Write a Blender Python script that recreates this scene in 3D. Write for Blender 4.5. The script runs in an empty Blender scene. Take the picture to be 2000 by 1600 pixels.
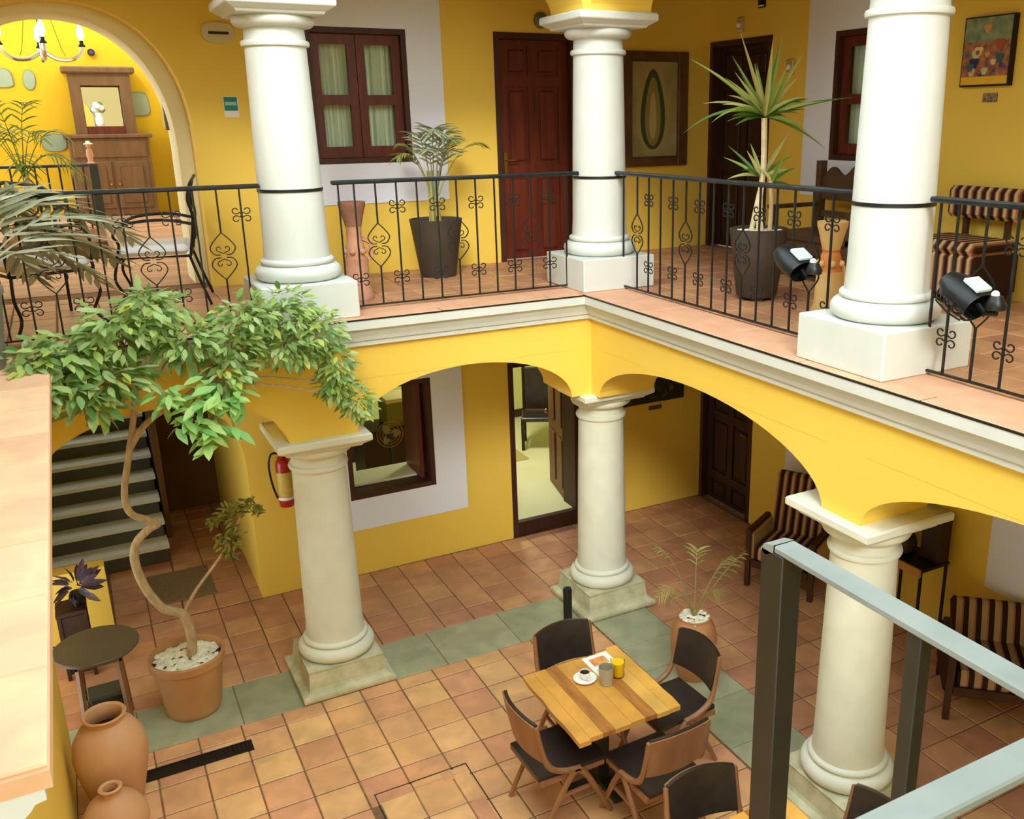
import bpy, math, random
from mathutils import Matrix, Vector

PI = math.pi
scene = bpy.context.scene
COL = scene.collection

# ------------------------------------------------------------------ camera
cam_data = bpy.data.cameras.new('camera')
cam = bpy.data.objects.new('camera', cam_data)
COL.objects.link(cam)
cam_data.sensor_width = 36.0
cam_data.lens = 36.0 * 1818.9 / 2000.0
cam_data.shift_x = (1000.0 - 1156.0) / 2000.0
cam_data.shift_y = (797.4 - 800.0) / 2000.0
cam_data.clip_start = 0.05
RIGHT = (0.873736, -0.486299, -0.009890)
DOWN = (-0.151968, -0.253614, -0.955294)
FWD = (0.462050, 0.836178, -0.295494)
cam.matrix_world = Matrix((
    (RIGHT[0], -DOWN[0], -FWD[0], -4.1837),
    (RIGHT[1], -DOWN[1], -FWD[1], -7.3278),
    (RIGHT[2], -DOWN[2], -FWD[2], 4.6),
    (0, 0, 0, 1)))
scene.camera = cam

# ------------------------------------------------------------------ world, sun, exposure
world = bpy.data.worlds.new('bright_sky')
scene.world = world
world.use_nodes = True
bg = world.node_tree.nodes['Background']
bg.inputs[0].default_value = (0.90, 0.99, 1.0, 1)
bg.inputs[1].default_value = 3.9
sun_data = bpy.data.lights.new('sun', 'SUN')
sun = bpy.data.objects.new('sun', sun_data)
COL.objects.link(sun)
sun.rotation_euler = Vector((0.38, 0.76, -0.52)).to_track_quat('-Z', 'Y').to_euler()
sun.location = (-4, -6, 12)
sun_data.energy = 2.1
sun_data.angle = math.radians(14)
sun_data.color = (1.0, 0.98, 0.92)
vs = scene.view_settings
vs.view_transform = 'Standard'
vs.look = 'None'
vs.exposure = -0.05
vs.gamma = 1.0
vs.use_curve_mapping = False

# ------------------------------------------------------------------ materials
MATS = {}

def srgb(r, g, b):
    def f(c):
        c /= 255.0
        return c / 12.92 if c <= 0.04045 else ((c + 0.055) / 1.055) ** 2.4
    return (f(r), f(g), f(b), 1.0)

def mat(name, c1, c2=None, scale=3.0, rough=0.6, metal=0.0, bump=0.0, bscale=None, spec=0.4, detail=4.0, stretch=None, coat=0.0):
    """noise-mixed two-colour material"""
    if name in MATS:
        return MATS[name]
    m = bpy.data.materials.new(name)
    m.use_nodes = True
    nt = m.node_tree
    b = nt.nodes['Principled BSDF']
    b.inputs['Roughness'].default_value = rough
    b.inputs['Metallic'].default_value = metal
    b.inputs['Specular IOR Level'].default_value = spec
    if coat:
        b.inputs['Coat Weight'].default_value = coat
    tc = nt.nodes.new('ShaderNodeTexCoord')
    mp = nt.nodes.new('ShaderNodeMapping')
    nt.links.new(tc.outputs['Object'], mp.inputs[0])
    if stretch:
        mp.inputs['Scale'].default_value = stretch
    nz = nt.nodes.new('ShaderNodeTexNoise')
    nz.inputs['Scale'].default_value = scale
    nz.inputs['Detail'].default_value = detail
    nt.links.new(mp.outputs[0], nz.inputs['Vector'])
    rp = nt.nodes.new('ShaderNodeValToRGB')
    rp.color_ramp.elements[0].position = 0.3
    rp.color_ramp.elements[1].position = 0.7
    rp.color_ramp.elements[0].color = c1
    rp.color_ramp.elements[1].color = c2 or c1
    nt.links.new(nz.outputs['Fac'], rp.inputs[0])
    nt.links.new(rp.outputs[0], b.inputs['Base Color'])
    if bump:
        n2 = nt.nodes.new('ShaderNodeTexNoise')
        n2.inputs['Scale'].default_value = bscale or scale * 6
        n2.inputs['Detail'].default_value = 5
        nt.links.new(mp.outputs[0], n2.inputs['Vector'])
        bp = nt.nodes.new('ShaderNodeBump')
        bp.inputs['Strength'].default_value = bump
        bp.inputs['Distance'].default_value = 0.02
        nt.links.new(n2.outputs['Fac'], bp.inputs['Height'])
        nt.links.new(bp.outputs[0], b.inputs['Normal'])
    MATS[name] = m
    return m

def mat_pieces(name, cols, rough=0.6, nscale=6.0, island=False, bump=0.15, mixamt=0.45, spec=0.4):
    """colour differs from piece to piece (object random or mesh island random), with mottling"""
    if name in MATS:
        return MATS[name]
    m = bpy.data.materials.new(name)
    m.use_nodes = True
    nt = m.node_tree
    b = nt.nodes['Principled BSDF']
    b.inputs['Roughness'].default_value = rough
    b.inputs['Specular IOR Level'].default_value = spec
    if island:
        src = nt.nodes.new('ShaderNodeNewGeometry').outputs['Random Per Island']
    else:
        src = nt.nodes.new('ShaderNodeObjectInfo').outputs['Random']
    rp = nt.nodes.new('ShaderNodeValToRGB')
    els = rp.color_ramp.elements
    while len(els) < len(cols):
        els.new(0.5)
    for i, c in enumerate(cols):
        els[i].position = i / (len(cols) - 1)
        els[i].color = c
    nt.links.new(src, rp.inputs[0])
    geo = nt.nodes.new('ShaderNodeNewGeometry')
    nz = nt.nodes.new('ShaderNodeTexNoise')
    nz.inputs['Scale'].default_value = nscale
    nz.inputs['Detail'].default_value = 5
    nz.inputs['Distortion'].default_value = 0.5
    nt.links.new(geo.outputs['Position'], nz.inputs['Vector'])
    r2 = nt.nodes.new('ShaderNodeValToRGB')
    r2.color_ramp.elements[0].position = 0.35
    r2.color_ramp.elements[1].position = 0.68
    r2.color_ramp.elements[0].color = (1 - mixamt, 1 - mixamt, 1 - mixamt, 1)
    r2.color_ramp.elements[1].color = (1.12, 1.1, 1.05, 1)
    nt.links.new(nz.outputs['Fac'], r2.inputs[0])
    mx = nt.nodes.new('ShaderNodeMix')
    mx.data_type = 'RGBA'
    mx.blend_type = 'MULTIPLY'
    mx.inputs['Factor'].default_value = 1.0
    nt.links.new(rp.outputs[0], mx.inputs[6])
    nt.links.new(r2.outputs[0], mx.inputs[7])
    nt.links.new(mx.outputs[2], b.inputs['Base Color'])
    if bump:
        bp = nt.nodes.new('ShaderNodeBump')
        bp.inputs['Strength'].default_value = bump
        bp.inputs['Distance'].default_value = 0.02
        nt.links.new(nz.outputs['Fac'], bp.inputs['Height'])
        nt.links.new(bp.outputs[0], b.inputs['Normal'])
    MATS[name] = m
    return m

def mat_stripes(name, cols, axis=1, period=0.09, rough=0.8):
    """printed/woven stripes along one object axis; cols = list of (fraction, colour)"""
    if name in MATS:
        return MATS[name]
    m = bpy.data.materials.new(name)
    m.use_nodes = True
    nt = m.node_tree
    b = nt.nodes['Principled BSDF']
    b.inputs['Roughness'].default_value = rough
    b.inputs['Specular IOR Level'].default_value = 0.15
    tc = nt.nodes.new('ShaderNodeTexCoord')
    sp = nt.nodes.new('ShaderNodeSeparateXYZ')
    nt.links.new(tc.outputs['Object'], sp.inputs[0])
    dv = nt.nodes.new('ShaderNodeMath'); dv.operation = 'DIVIDE'
    nt.links.new(sp.outputs[axis], dv.inputs[0]); dv.inputs[1].default_value = period
    fr = nt.nodes.new('ShaderNodeMath'); fr.operation = 'FRACT'
    nt.links.new(dv.outputs[0], fr.inputs[0])
    rp = nt.nodes.new('ShaderNodeValToRGB')
    rp.color_ramp.interpolation = 'CONSTANT'
    els = rp.color_ramp.elements
    while len(els) < len(cols):
        els.new(0.5)
    for i, (p, c) in enumerate(cols):
        els[i].position = p
        els[i].color = c
    nt.links.new(fr.outputs[0], rp.inputs[0])
    nt.links.new(rp.outputs[0], b.inputs['Base Color'])
    MATS[name] = m
    return m

def mat_leaf(name, cols, rough=0.45, trans=0.32):
    if name in MATS:
        return MATS[name]
    m = bpy.data.materials.new(name)
    m.use_nodes = True
    nt = m.node_tree
    b = nt.nodes['Principled BSDF']
    b.inputs['Roughness'].default_value = rough
    b.inputs['Specular IOR Level'].default_value = 0.4
    g = nt.nodes.new('ShaderNodeNewGeometry')
    oi = nt.nodes.new('ShaderNodeObjectInfo')
    ad = nt.nodes.new('ShaderNodeMath'); ad.operation = 'ADD'
    nt.links.new(g.outputs['Random Per Island'], ad.inputs[0])
    nt.links.new(oi.outputs['Random'], ad.inputs[1])
    fr = nt.nodes.new('ShaderNodeMath'); fr.operation = 'FRACT'
    nt.links.new(ad.outputs[0], fr.inputs[0])
    rp = nt.nodes.new('ShaderNodeValToRGB')
    els = rp.color_ramp.elements
    while len(els) < len(cols):
        els.new(0.5)
    for i, c in enumerate(cols):
        els[i].position = i / (len(cols) - 1)
        els[i].color = c
    nt.links.new(fr.outputs[0], rp.inputs[0])
    nt.links.new(rp.outputs[0], b.inputs['Base Color'])
    tr = nt.nodes.new('ShaderNodeBsdfTranslucent')
    nt.links.new(rp.outputs[0], tr.inputs[0])
    mx = nt.nodes.new('ShaderNodeMixShader')
    mx.inputs[0].default_value = trans
    nt.links.new(b.outputs[0], mx.inputs[1])
    nt.links.new(tr.outputs[0], mx.inputs[2])
    nt.links.new(mx.outputs[0], nt.nodes['Material Output'].inputs[0])
    MATS[name] = m
    return m

def mat_emit(name, col, strength):
    m = bpy.data.materials.new(name)
    m.use_nodes = True
    b = m.node_tree.nodes['Principled BSDF']
    b.inputs['Base Color'].default_value = col
    b.inputs['Emission Color'].default_value = col
    b.inputs['Emission Strength'].default_value = strength
    MATS[name] = m
    return m

def mat_pane(name):
    """thin flat glass: see-through with a fresnel reflection"""
    m = bpy.data.materials.new(name)
    m.use_nodes = True
    nt = m.node_tree
    nt.nodes.remove(nt.nodes['Principled BSDF'])
    tr = nt.nodes.new('ShaderNodeBsdfTransparent')
    tr.inputs[0].default_value = (0.95, 0.98, 0.95, 1)
    gl = nt.nodes.new('ShaderNodeBsdfGlossy')
    gl.inputs['Roughness'].default_value = 0.02
    fr = nt.nodes.new('ShaderNodeLayerWeight')
    fr.inputs[0].default_value = 0.12
    mx = nt.nodes.new('ShaderNodeMixShader')
    nt.links.new(fr.outputs[0], mx.inputs[0])
    nt.links.new(tr.outputs[0], mx.inputs[1])
    nt.links.new(gl.outputs[0], mx.inputs[2])
    nt.links.new(mx.outputs[0], nt.nodes['Material Output'].inputs[0])
    MATS[name] = m
    return m

def mat_glass(name, tint=(0.9, 0.95, 0.93, 1), rough=0.02):
    m = bpy.data.materials.new(name)
    m.use_nodes = True
    nt = m.node_tree
    b = nt.nodes['Principled BSDF']
    b.inputs['Base Color'].default_value = tint
    b.inputs['Roughness'].default_value = rough
    b.inputs['Transmission Weight'].default_value = 1.0
    b.inputs['IOR'].default_value = 1.45
    MATS[name] = m
    return m

YEL = mat('yellow_plaster', srgb(239, 203, 82), srgb(241, 207, 90), scale=1.2, rough=0.75, bump=0.04, bscale=60)
YELFAR = mat('bright_yellow_plaster', srgb(208, 162, 10), srgb(214, 170, 16), scale=1.2, rough=0.75)
WHITE = mat('white_limewash', srgb(203, 209, 203), srgb(211, 216, 210), scale=4, rough=0.55, bump=0.05, bscale=30)
STONE = mat('weathered_white_stone', srgb(214, 219, 202), srgb(226, 230, 214), scale=5, rough=0.6, bump=0.08, bscale=20)
STONE_OLD = mat('stained_plinth_stone', srgb(170, 172, 135), srgb(214, 212, 180), scale=7, rough=0.75, bump=0.25, bscale=14)
SURR = mat('white_window_surround_paint', srgb(232, 238, 252), srgb(236, 241, 254), scale=2, rough=0.6)
CREAM = mat('cream_paint', srgb(240, 232, 190), None, rough=0.6)
PEACH = mat('peach_cement', srgb(206, 154, 122), srgb(220, 172, 138), scale=5, rough=0.6, bump=0.12, bscale=14)
PEACHT = mat_pieces('peach_terrace_tile', [srgb(232, 188, 150), srgb(240, 200, 162), srgb(236, 194, 156)], nscale=3.5, mixamt=0.12, bump=0.1)
GROUT = mat('tile_grout', srgb(112, 84, 58), srgb(140, 108, 76), scale=20, rough=0.9)
GROUT_UP = mat('upper_tile_grout', srgb(120, 86, 60), srgb(140, 100, 70), scale=20, rough=0.9)
TILECOLS = [srgb(220, 166, 120), srgb(228, 177, 122), srgb(212, 154, 118), srgb(233, 188, 128), srgb(222, 164, 126), srgb(237, 194, 134), srgb(217, 161, 118)]
TILE = mat_pieces('terracotta_tile', TILECOLS, rough=0.5, nscale=4.0, mixamt=0.18, bump=0.12)
TILEI = mat_pieces('terracotta_tile_rows', TILECOLS, rough=0.5, nscale=5.0, island=True, mixamt=0.25, bump=0.2)
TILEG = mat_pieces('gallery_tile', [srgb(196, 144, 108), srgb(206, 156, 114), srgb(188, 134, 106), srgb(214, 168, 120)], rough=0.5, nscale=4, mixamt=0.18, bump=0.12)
SLAB = mat_pieces('green_cantera_slab', [srgb(162, 168, 136), srgb(174, 178, 146), srgb(168, 174, 142)], rough=0.65, nscale=4, mixamt=0.2, bump=0.15)
DOORW = mat('mahogany_door_wood', srgb(84, 32, 20), srgb(112, 46, 28), scale=3, rough=0.42, stretch=(6, 6, 0.5), bump=0.05)
DOORDK = mat('dark_walnut_door_wood', srgb(46, 24, 14), srgb(62, 32, 18), scale=3, rough=0.5, stretch=(6, 6, 0.5))
FRAMEW = mat('dark_frame_wood', srgb(58, 30, 22), srgb(74, 40, 28), scale=4, rough=0.5, stretch=(5, 5, 0.6))
IRON = mat('black_wrought_iron', srgb(22, 26, 28), srgb(34, 38, 40), scale=30, rough=0.4, metal=0.3, spec=0.5)
RAILTOP = mat('blackened_handrail_steel', srgb(30, 40, 46), srgb(48, 58, 64), scale=12, rough=0.3, metal=0.5, spec=0.6)
GREYSTEEL = mat('grey_painted_steel_handrail', srgb(126, 136, 132), srgb(138, 147, 143), scale=6, rough=0.38, spec=0.5)
DARKSTEEL = mat('dark_painted_steel_post', srgb(34, 33, 26), srgb(42, 41, 32), scale=6, rough=0.42, spec=0.5)
TERRA = mat('terracotta_clay', srgb(176, 124, 80), srgb(194, 142, 94), scale=6, rough=0.7, bump=0.08)
TERRAD = mat('brown_clay_pot', srgb(178, 130, 82), srgb(192, 144, 92), scale=5, rough=0.6, bump=0.05)
JAR = mat('pale_clay_jar', srgb(194, 146, 102), srgb(208, 160, 114), scale=4, rough=0.55, bump=0.05)
GREYPOT = mat('dark_grey_pot', srgb(62, 54, 46), srgb(76, 66, 56), scale=5, rough=0.6, bump=0.06)
PEBBLE = mat_pieces('white_pebbles', [srgb(232, 232, 210), srgb(248, 248, 232), srgb(214, 214, 190)], island=True, nscale=9, mixamt=0.1, bump=0)
SOIL = mat('potting_soil', srgb(74, 52, 34), srgb(104, 74, 48), scale=40, rough=0.95, bump=0.4)
BARK = mat('tree_bark', srgb(164, 142, 106), srgb(196, 174, 136), scale=10, rough=0.8, bump=0.3, bscale=30, stretch=(3, 3, 1))
BARKP = mat('pale_bark', srgb(206, 190, 150), srgb(226, 212, 176), scale=14, rough=0.8, bump=0.15)
LEAF = mat_leaf('citrus_leaf', [srgb(96, 140, 70), srgb(146, 180, 92), srgb(178, 202, 124), srgb(124, 164, 96), srgb(196, 212, 104), srgb(164, 194, 130), srgb(186, 208, 146), srgb(106, 148, 80)])
LEAFB = mat_leaf('young_citrus_leaf', [srgb(140, 196, 110), srgb(168, 214, 124), srgb(190, 222, 128), srgb(126, 188, 106)])
LEAFD = mat_leaf('olive_sprig_leaf', [srgb(92, 96, 40), srgb(132, 134, 56), srgb(164, 156, 66), srgb(110, 98, 44)])
PALM = mat_leaf('palm_frond', [srgb(106, 130, 60), srgb(140, 160, 80), srgb(168, 178, 104), srgb(176, 162, 62)])
PALMP = mat_leaf('pale_palm_frond', [srgb(150, 164, 132), srgb(186, 196, 164), srgb(128, 150, 116), srgb(196, 200, 160)])
PALMDRY = mat_leaf('dry_palm_frond', [srgb(158, 164, 128), srgb(214, 216, 186), srgb(130, 136, 102), srgb(232, 232, 206)], trans=0.25)
DRAC = mat_leaf('dracaena_leaf', [srgb(58, 104, 34), srgb(96, 140, 48), srgb(150, 168, 70), srgb(204, 200, 130), srgb(70, 120, 48)])
LEATHER = mat('black_leather', srgb(40, 34, 30), srgb(52, 46, 42), scale=14, rough=0.32, spec=0.5, bump=0.06, bscale=120)
CHAIRW = mat('walnut_chair_wood', srgb(136, 94, 62), srgb(158, 114, 78), scale=3, rough=0.45, stretch=(4, 4, 1), bump=0.03)
PLANKS = mat_pieces('parota_plank', [srgb(220, 164, 76), srgb(236, 190, 98), srgb(230, 178, 84), srgb(214, 154, 74), srgb(243, 202, 106)], nscale=3, mixamt=0.25, rough=0.4, bump=0.03)
PLANKD = mat('dark_heartwood_plank', srgb(150, 96, 48), srgb(186, 128, 62), scale=5, rough=0.4, stretch=(4, 1, 1))
CERAM = mat('white_ceramic', srgb(246, 246, 242), None, rough=0.15, spec=0.6)
COFFEE = mat('black_coffee', srgb(28, 24, 26), None, rough=0.1)
JUICE = mat('orange_juice', srgb(250, 196, 24), srgb(250, 208, 40), scale=4, rough=0.25)
GLASSG = mat_glass('smoky_tumbler_glass', (0.72, 0.72, 0.62, 1), 0.05)
GLASSC = mat_pane('clear_glass')
BRASS = mat('aged_brass', srgb(150, 116, 60), srgb(176, 140, 76), scale=8, rough=0.35, metal=0.9)
CHROME = mat('polished_chrome', srgb(220, 222, 226), None, rough=0.08, metal=1.0)
RED = mat('extinguisher_red', srgb(168, 28, 24), srgb(180, 34, 28), scale=4, rough=0.3, coat=0.3)
CURT = mat('pale_curtain_cloth', srgb(222, 228, 206), srgb(238, 242, 226), scale=4, rough=0.8, stretch=(14, 14, 0.4), bump=0.25, bscale=6)
STRIPE = mat_stripes('striped_upholstery', [(0.0, srgb(52, 32, 24)), (0.34, srgb(150, 104, 72)), (0.46, srgb(204, 180, 132)), (0.72, srgb(176, 116, 84)), (0.86, srgb(96, 66, 52))], axis=0, period=0.085)
STRIPEB = mat_stripes('bold_striped_upholstery', [(0.0, srgb(56, 32, 22)), (0.42, srgb(176, 146, 108)), (0.86, srgb(150, 110, 80))], axis=0, period=0.1)
STAIRT = mat('grey_stair_tread', srgb(222, 232, 232), srgb(232, 240, 238), scale=4, rough=0.5)
STAIRR = mat('dark_stair_riser', srgb(70, 74, 70), srgb(82, 86, 80), scale=4, rough=0.6)
OLDOAK = mat('brown_oak_cabinet', srgb(100, 70, 42), srgb(120, 84, 50), scale=3, rough=0.5, stretch=(5, 5, 0.8))
BENCHW = mat('dark_bench_wood', srgb(74, 54, 38), srgb(90, 66, 46), scale=4, rough=0.5, stretch=(1, 1, 5))
MIRROR = mat('mirror_glass', srgb(226, 230, 226), None, rough=0.03, metal=1.0)
PAPERW = mat('white_paper', srgb(246, 246, 244), None, rough=0.7)
SIGNG = mat('green_sign_face', srgb(18, 120, 96), srgb(24, 128, 104), scale=3, rough=0.5)
PLASTICW = mat('white_plastic', srgb(232, 230, 220), None, rough=0.4)
BLACKP = mat('black_plastic', srgb(22, 22, 24), None, rough=0.4)
ROOMW = mat('pale_lime_wall', srgb(222, 224, 150), None, rough=0.7)
ROOMF = mat('pale_room_floor', srgb(222, 224, 176), srgb(232, 232, 190), scale=2, rough=0.35)
IRONW = mat('white_cushion', srgb(244, 247, 246), srgb(250, 252, 250), scale=6, rough=0.8)

CEILW = mat('low_bounce_ceiling', srgb(112, 78, 40), srgb(128, 90, 48), scale=3, rough=0.7)  # tone of the unseen ceilings, set dark to cut bounced light

# ------------------------------------------------------------------ mesh builder
class MB:
    def __init__(self):
        self.v = []
        self.f = []

    def add(self, vs, fs):
        n = len(self.v)
        self.v += [tuple(p) for p in vs]
        self.f += [tuple(i + n for i in f) for f in fs]
        return self

    def box(self, x0, x1, y0, y1, z0, z1):
        return self.add([(x0, y0, z0), (x1, y0, z0), (x1, y1, z0), (x0, y1, z0),
                         (x0, y0, z1), (x1, y0, z1), (x1, y1, z1), (x0, y1, z1)],
                        [(0, 3, 2, 1), (4, 5, 6, 7), (0, 1, 5, 4), (1, 2, 6, 5), (2, 3, 7, 6), (3, 0, 4, 7)])

    def bbox(self, x0, x1, y0, y1, z0, z1, b=0.01):
        """chamfered box"""
        xs, ys, zs = (x0, x1), (y0, y1), (z0, z1)
        vs, idx = [], {}
        for i in (0, 1):
            for j in (0, 1):
                for k in (0, 1):
                    sx, sy, sz = (1, -1)[i], (1, -1)[j], (1, -1)[k]
                    p = (xs[i], ys[j], zs[k])
                    for a in range(3):
                        q = [p[0] + sx * b, p[1] + sy * b, p[2] + sz * b]
                        q[a] = p[a]
                        idx[(i, j, k, a)] = len(vs)
                        vs.append(tuple(q))
        I = idx
        fs = []
        for s in (0, 1):
            def o(l):
                return tuple(l) if s else tuple(reversed(l))
            fs.append(o([I[(s, 0, 0, 0)], I[(s, 1, 0, 0)], I[(s, 1, 1, 0)], I[(s, 0, 1, 0)]]))
            fs.append(o([I[(0, s, 0, 1)], I[(0, s, 1, 1)], I[(1, s, 1, 1)], I[(1, s, 0, 1)]]))
            fs.append(o([I[(0, 0, s, 2)], I[(1, 0, s, 2)], I[(1, 1, s, 2)], I[(0, 1, s, 2)]]))
        for i in (0, 1):
            for j in (0, 1):
                fs.append((I[(i, j, 0, 0)], I[(i, j, 1, 0)], I[(i, j, 1, 1)], I[(i, j, 0, 1)]))
                fs.append((I[(i, 0, j, 0)], I[(i, 1, j, 0)], I[(i, 1, j, 2)], I[(i, 0, j, 2)]))
                fs.append((I[(0, i, j, 1)], I[(1, i, j, 1)], I[(1, i, j, 2)], I[(0, i, j, 2)]))
        for i in (0, 1):
            for j in (0, 1):
                for k in (0, 1):
                    fs.append((I[(i, j, k, 0)], I[(i, j, k, 1)], I[(i, j, k, 2)]))
        return self.add(vs, fs)

    def lathe(self, prof, n=24, c=(0, 0, 0), cap0=True, cap1=True, sq=None):
        vs, fs = [], []
        m = len(prof)
        for r, z in prof:
            for i in range(n):
                a = 2 * PI * i / n
                vs.append((c[0] + r * math.cos(a), c[1] + r * math.sin(a), c[2] + z))
        for j in range(m - 1):
            for i in range(n):
                k = (i + 1) % n
                fs.append((j * n + i, j * n + k, (j + 1) * n + k, (j + 1) * n + i))
        if cap0:
            fs.append(tuple(reversed(range(n))))
        if cap1:
            fs.append(tuple((m - 1) * n + i for i in range(n)))
        return self.add(vs, fs)

    def sqstack(self, prof, c=(0, 0, 0)):
        """square section stack: prof of (half, z)"""
        vs, fs = [], []
        for h, z in prof:
            for sx, sy in ((-1, -1), (1, -1), (1, 1), (-1, 1)):
                vs.append((c[0] + sx * h, c[1] + sy * h, c[2] + z))
        m = len(prof)
        for j in range(m - 1):
            for i in range(4):
                k = (i + 1) % 4
                fs.append((j * 4 + i, j * 4 + k, (j + 1) * 4 + k, (j + 1) * 4 + i))
        fs.append((3, 2, 1, 0))
        fs.append(tuple((m - 1) * 4 + i for i in range(4)))
        return self.add(vs, fs)

    def tube(self, pts, rad, n=6, cap=True, flat=None):
        """round tube through pts; rad number or list; flat=(w,h) rectangle-like section"""
        P = [Vector(p) for p in pts]
        m = len(P)
        rs = rad if isinstance(rad, (list, tuple)) else [rad] * m
        up = Vector((0, 0, 1))
        vs, fs = [], []
        prev = None
        for i in range(m):
            t = (P[min(i + 1, m - 1)] - P[max(i - 1, 0)])
            if t.length < 1e-9:
                t = Vector((0, 0, 1))
            t.normalize()
            if prev is None:
                a = up if abs(t.z) < 0.95 else Vector((1, 0, 0))
                s = t.cross(a).normalized()
            else:
                s = (prev - t * prev.dot(t))
                if s.length < 1e-6:
                    s = t.orthogonal()
                s.normalize()
            prev = s
            q = t.cross(s)
            for k in range(n):
                an = 2 * PI * (k + 0.5) / n
                vs.append(P[i] + (s * math.cos(an) + q * math.sin(an)) * rs[i])
        for i in range(m - 1):
            for k in range(n):
                l = (k + 1) % n
                fs.append((i * n + k, i * n + l, (i + 1) * n + l, (i + 1) * n + k))
        if cap:
            fs.append(tuple(reversed(range(n))))
            fs.append(tuple((m - 1) * n + k for k in range(n)))
        return self.add(vs, fs)

    def bar(self, p, q, w, h, up=(0, 0, 1)):
        """rectangular bar from p to q, w across, h along up"""
        p, q, up = Vector(p), Vector(q), Vector(up)
        t = (q - p).normalized()
        s = t.cross(up)
        if s.length < 1e-6:
            s = t.orthogonal()
        s.normalize()
        u = s.cross(t).normalized()
        vs = []
        for c in (p, q):
            for a, b in ((-1, -1), (1, -1), (1, 1), (-1, 1)):
                vs.append(c + s * (a * w / 2) + u * (b * h / 2))
        return self.add(vs, [(3, 2, 1, 0), (4, 5, 6, 7), (0, 1, 5, 4), (1, 2, 6, 5), (2, 3, 7, 6), (3, 0, 4, 7)])

    def prism(self, poly, lo, hi, axis='y'):
        """extrude a 2-D polygon; axis y: poly in (x,z); axis x: poly in (y,z); axis z: (x,y)"""
        def mk(p, d):
            if axis == 'y':
                return (p[0], d, p[1])
            if axis == 'x':
                return (d, p[0], p[1])
            return (p[0], p[1], d)
        n = len(poly)
        vs = [mk(p, lo) for p in poly] + [mk(p, hi) for p in poly]
        fs = [tuple(reversed(range(n))), tuple(range(n, 2 * n))]
        for i in range(n):
            k = (i + 1) % n
            fs.append((i, k, n + k, n + i))
        return self.add(vs, fs)

    def sphere(self, c, r, n=8, m=6, sc=(1, 1, 1)):
        vs, fs = [], []
        vs.append((c[0], c[1], c[2] - r * sc[2]))
        for j in range(1, m):
            a = -PI / 2 + PI * j / m
            for i in range(n):
                b = 2 * PI * i / n
                vs.append((c[0] + r * sc[0] * math.cos(a) * math.cos(b), c[1] + r * sc[1] * math.cos(a) * math.sin(b), c[2] + r * sc[2] * math.sin(a)))
        vs.append((c[0], c[1], c[2] + r * sc[2]))
        for i in range(n):
            k = (i + 1) % n
            fs.append((0, 1 + k, 1 + i))
            fs.append((len(vs) - 1, 1 + (m - 2) * n + i, 1 + (m - 2) * n + k))
        for j in range(m - 2):
            for i in range(n):
                k = (i + 1) % n
                fs.append((1 + j * n + i, 1 + j * n + k, 1 + (j + 1) * n + k, 1 + (j + 1) * n + i))
        return self.add(vs, fs)

    def leaf(self, p, d, nrm, L, W, droop=0.0, fold=0.25):
        """pointed folded leaf: base p, direction d, surface normal nrm"""
        d = Vector(d).normalized()
        nrm = Vector(nrm)
        s = d.cross(nrm)
        if s.length < 1e-5:
            s = d.orthogonal()
        s.normalize()
        u = s.cross(d).normalized()
        p = Vector(p)
        vs = [p]
        for t, w in ((0.25, 0.75), (0.55, 1.0), (0.82, 0.55)):
            c = p + d * (L * t) - u * (droop * L * t * t)
            vs += [c - s * (W * w / 2) + u * (fold * W * w / 2), c, c + s * (W * w / 2) + u * (fold * W * w / 2)]
        vs.append(p + d * L - u * (droop * L))
        fs = [(0, 2, 1), (0, 3, 2), (1, 2, 5, 4), (2, 3, 6, 5), (4, 5, 8, 7), (5, 6, 9, 8), (7, 8, 10), (8, 9, 10)]
        return self.add(vs, fs)

    def blade(self, pts, W, nrm=(0, 0, 1), fold=0.15):
        """long strap leaf through pts, widest early and pointed"""
        P = [Vector(p) for p in pts]
        m = len(P)
        nrm = Vector(nrm)
        vs, fs = [], []
        for i in range(m):
            t = (P[min(i + 1, m - 1)] - P[max(i - 1, 0)]).normalized()
            s = t.cross(nrm)
            if s.length < 1e-5:
                s = t.orthogonal()
            s.normalize()
            u = s.cross(t)
            x = i / (m - 1)
            w = W * (0.55 + 1.6 * x) if x < 0.28 else W * max(0.03, 1.0 - ((x - 0.28) / 0.72) ** 1.6)
            vs += [P[i] - s * w / 2 + u * fold * w, P[i], P[i] + s * w / 2 + u * fold * w]
        for i in range(m - 1):
            a = i * 3
            fs += [(a, a + 1, a + 4, a + 3), (a + 1, a + 2, a + 5, a + 4)]
        return self.add(vs, fs)

    def build(self, name, material, parent=None, smooth=False, label=None, kind=None):
        me = bpy.data.meshes.new(name)
        me.from_pydata([tuple(p) for p in self.v], [], self.f)
        me.materials.append(material)
        me.update()
        if smooth:
            for p in me.polygons:
                p.use_smooth = True
            me.set_sharp_from_angle(angle=math.radians(40))
        o = bpy.data.objects.new(name, me)
        COL.objects.link(o)
        if parent:
            o.parent = parent
        if label:
            o['label'] = label
        if kind:
            o['kind'] = kind
        return o

def thing(name, label, cat, loc=(0, 0, 0), rz=0.0, group=None):
    o = bpy.data.objects.new(name, None)
    COL.objects.link(o)
    o.location = loc
    o.rotation_euler = (0, 0, rz)
    o.empty_display_size = 0.1
    o['label'] = label
    o['category'] = cat
    if group:
        o['group'] = group
    return o

def tag(o, label, cat, group=None):
    o['label'] = label
    o['category'] = cat
    if group:
        o['group'] = group
    return o

def inst(name, mesh, parent, loc=(0, 0, 0), rot=None, sc=None):
    o = bpy.data.objects.new(name, mesh)
    COL.objects.link(o)
    o.parent = parent
    o.location = loc
    if rot is not None:
        o.rotation_euler = rot
    if sc is not None:
        o.scale = sc
    return o

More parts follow.
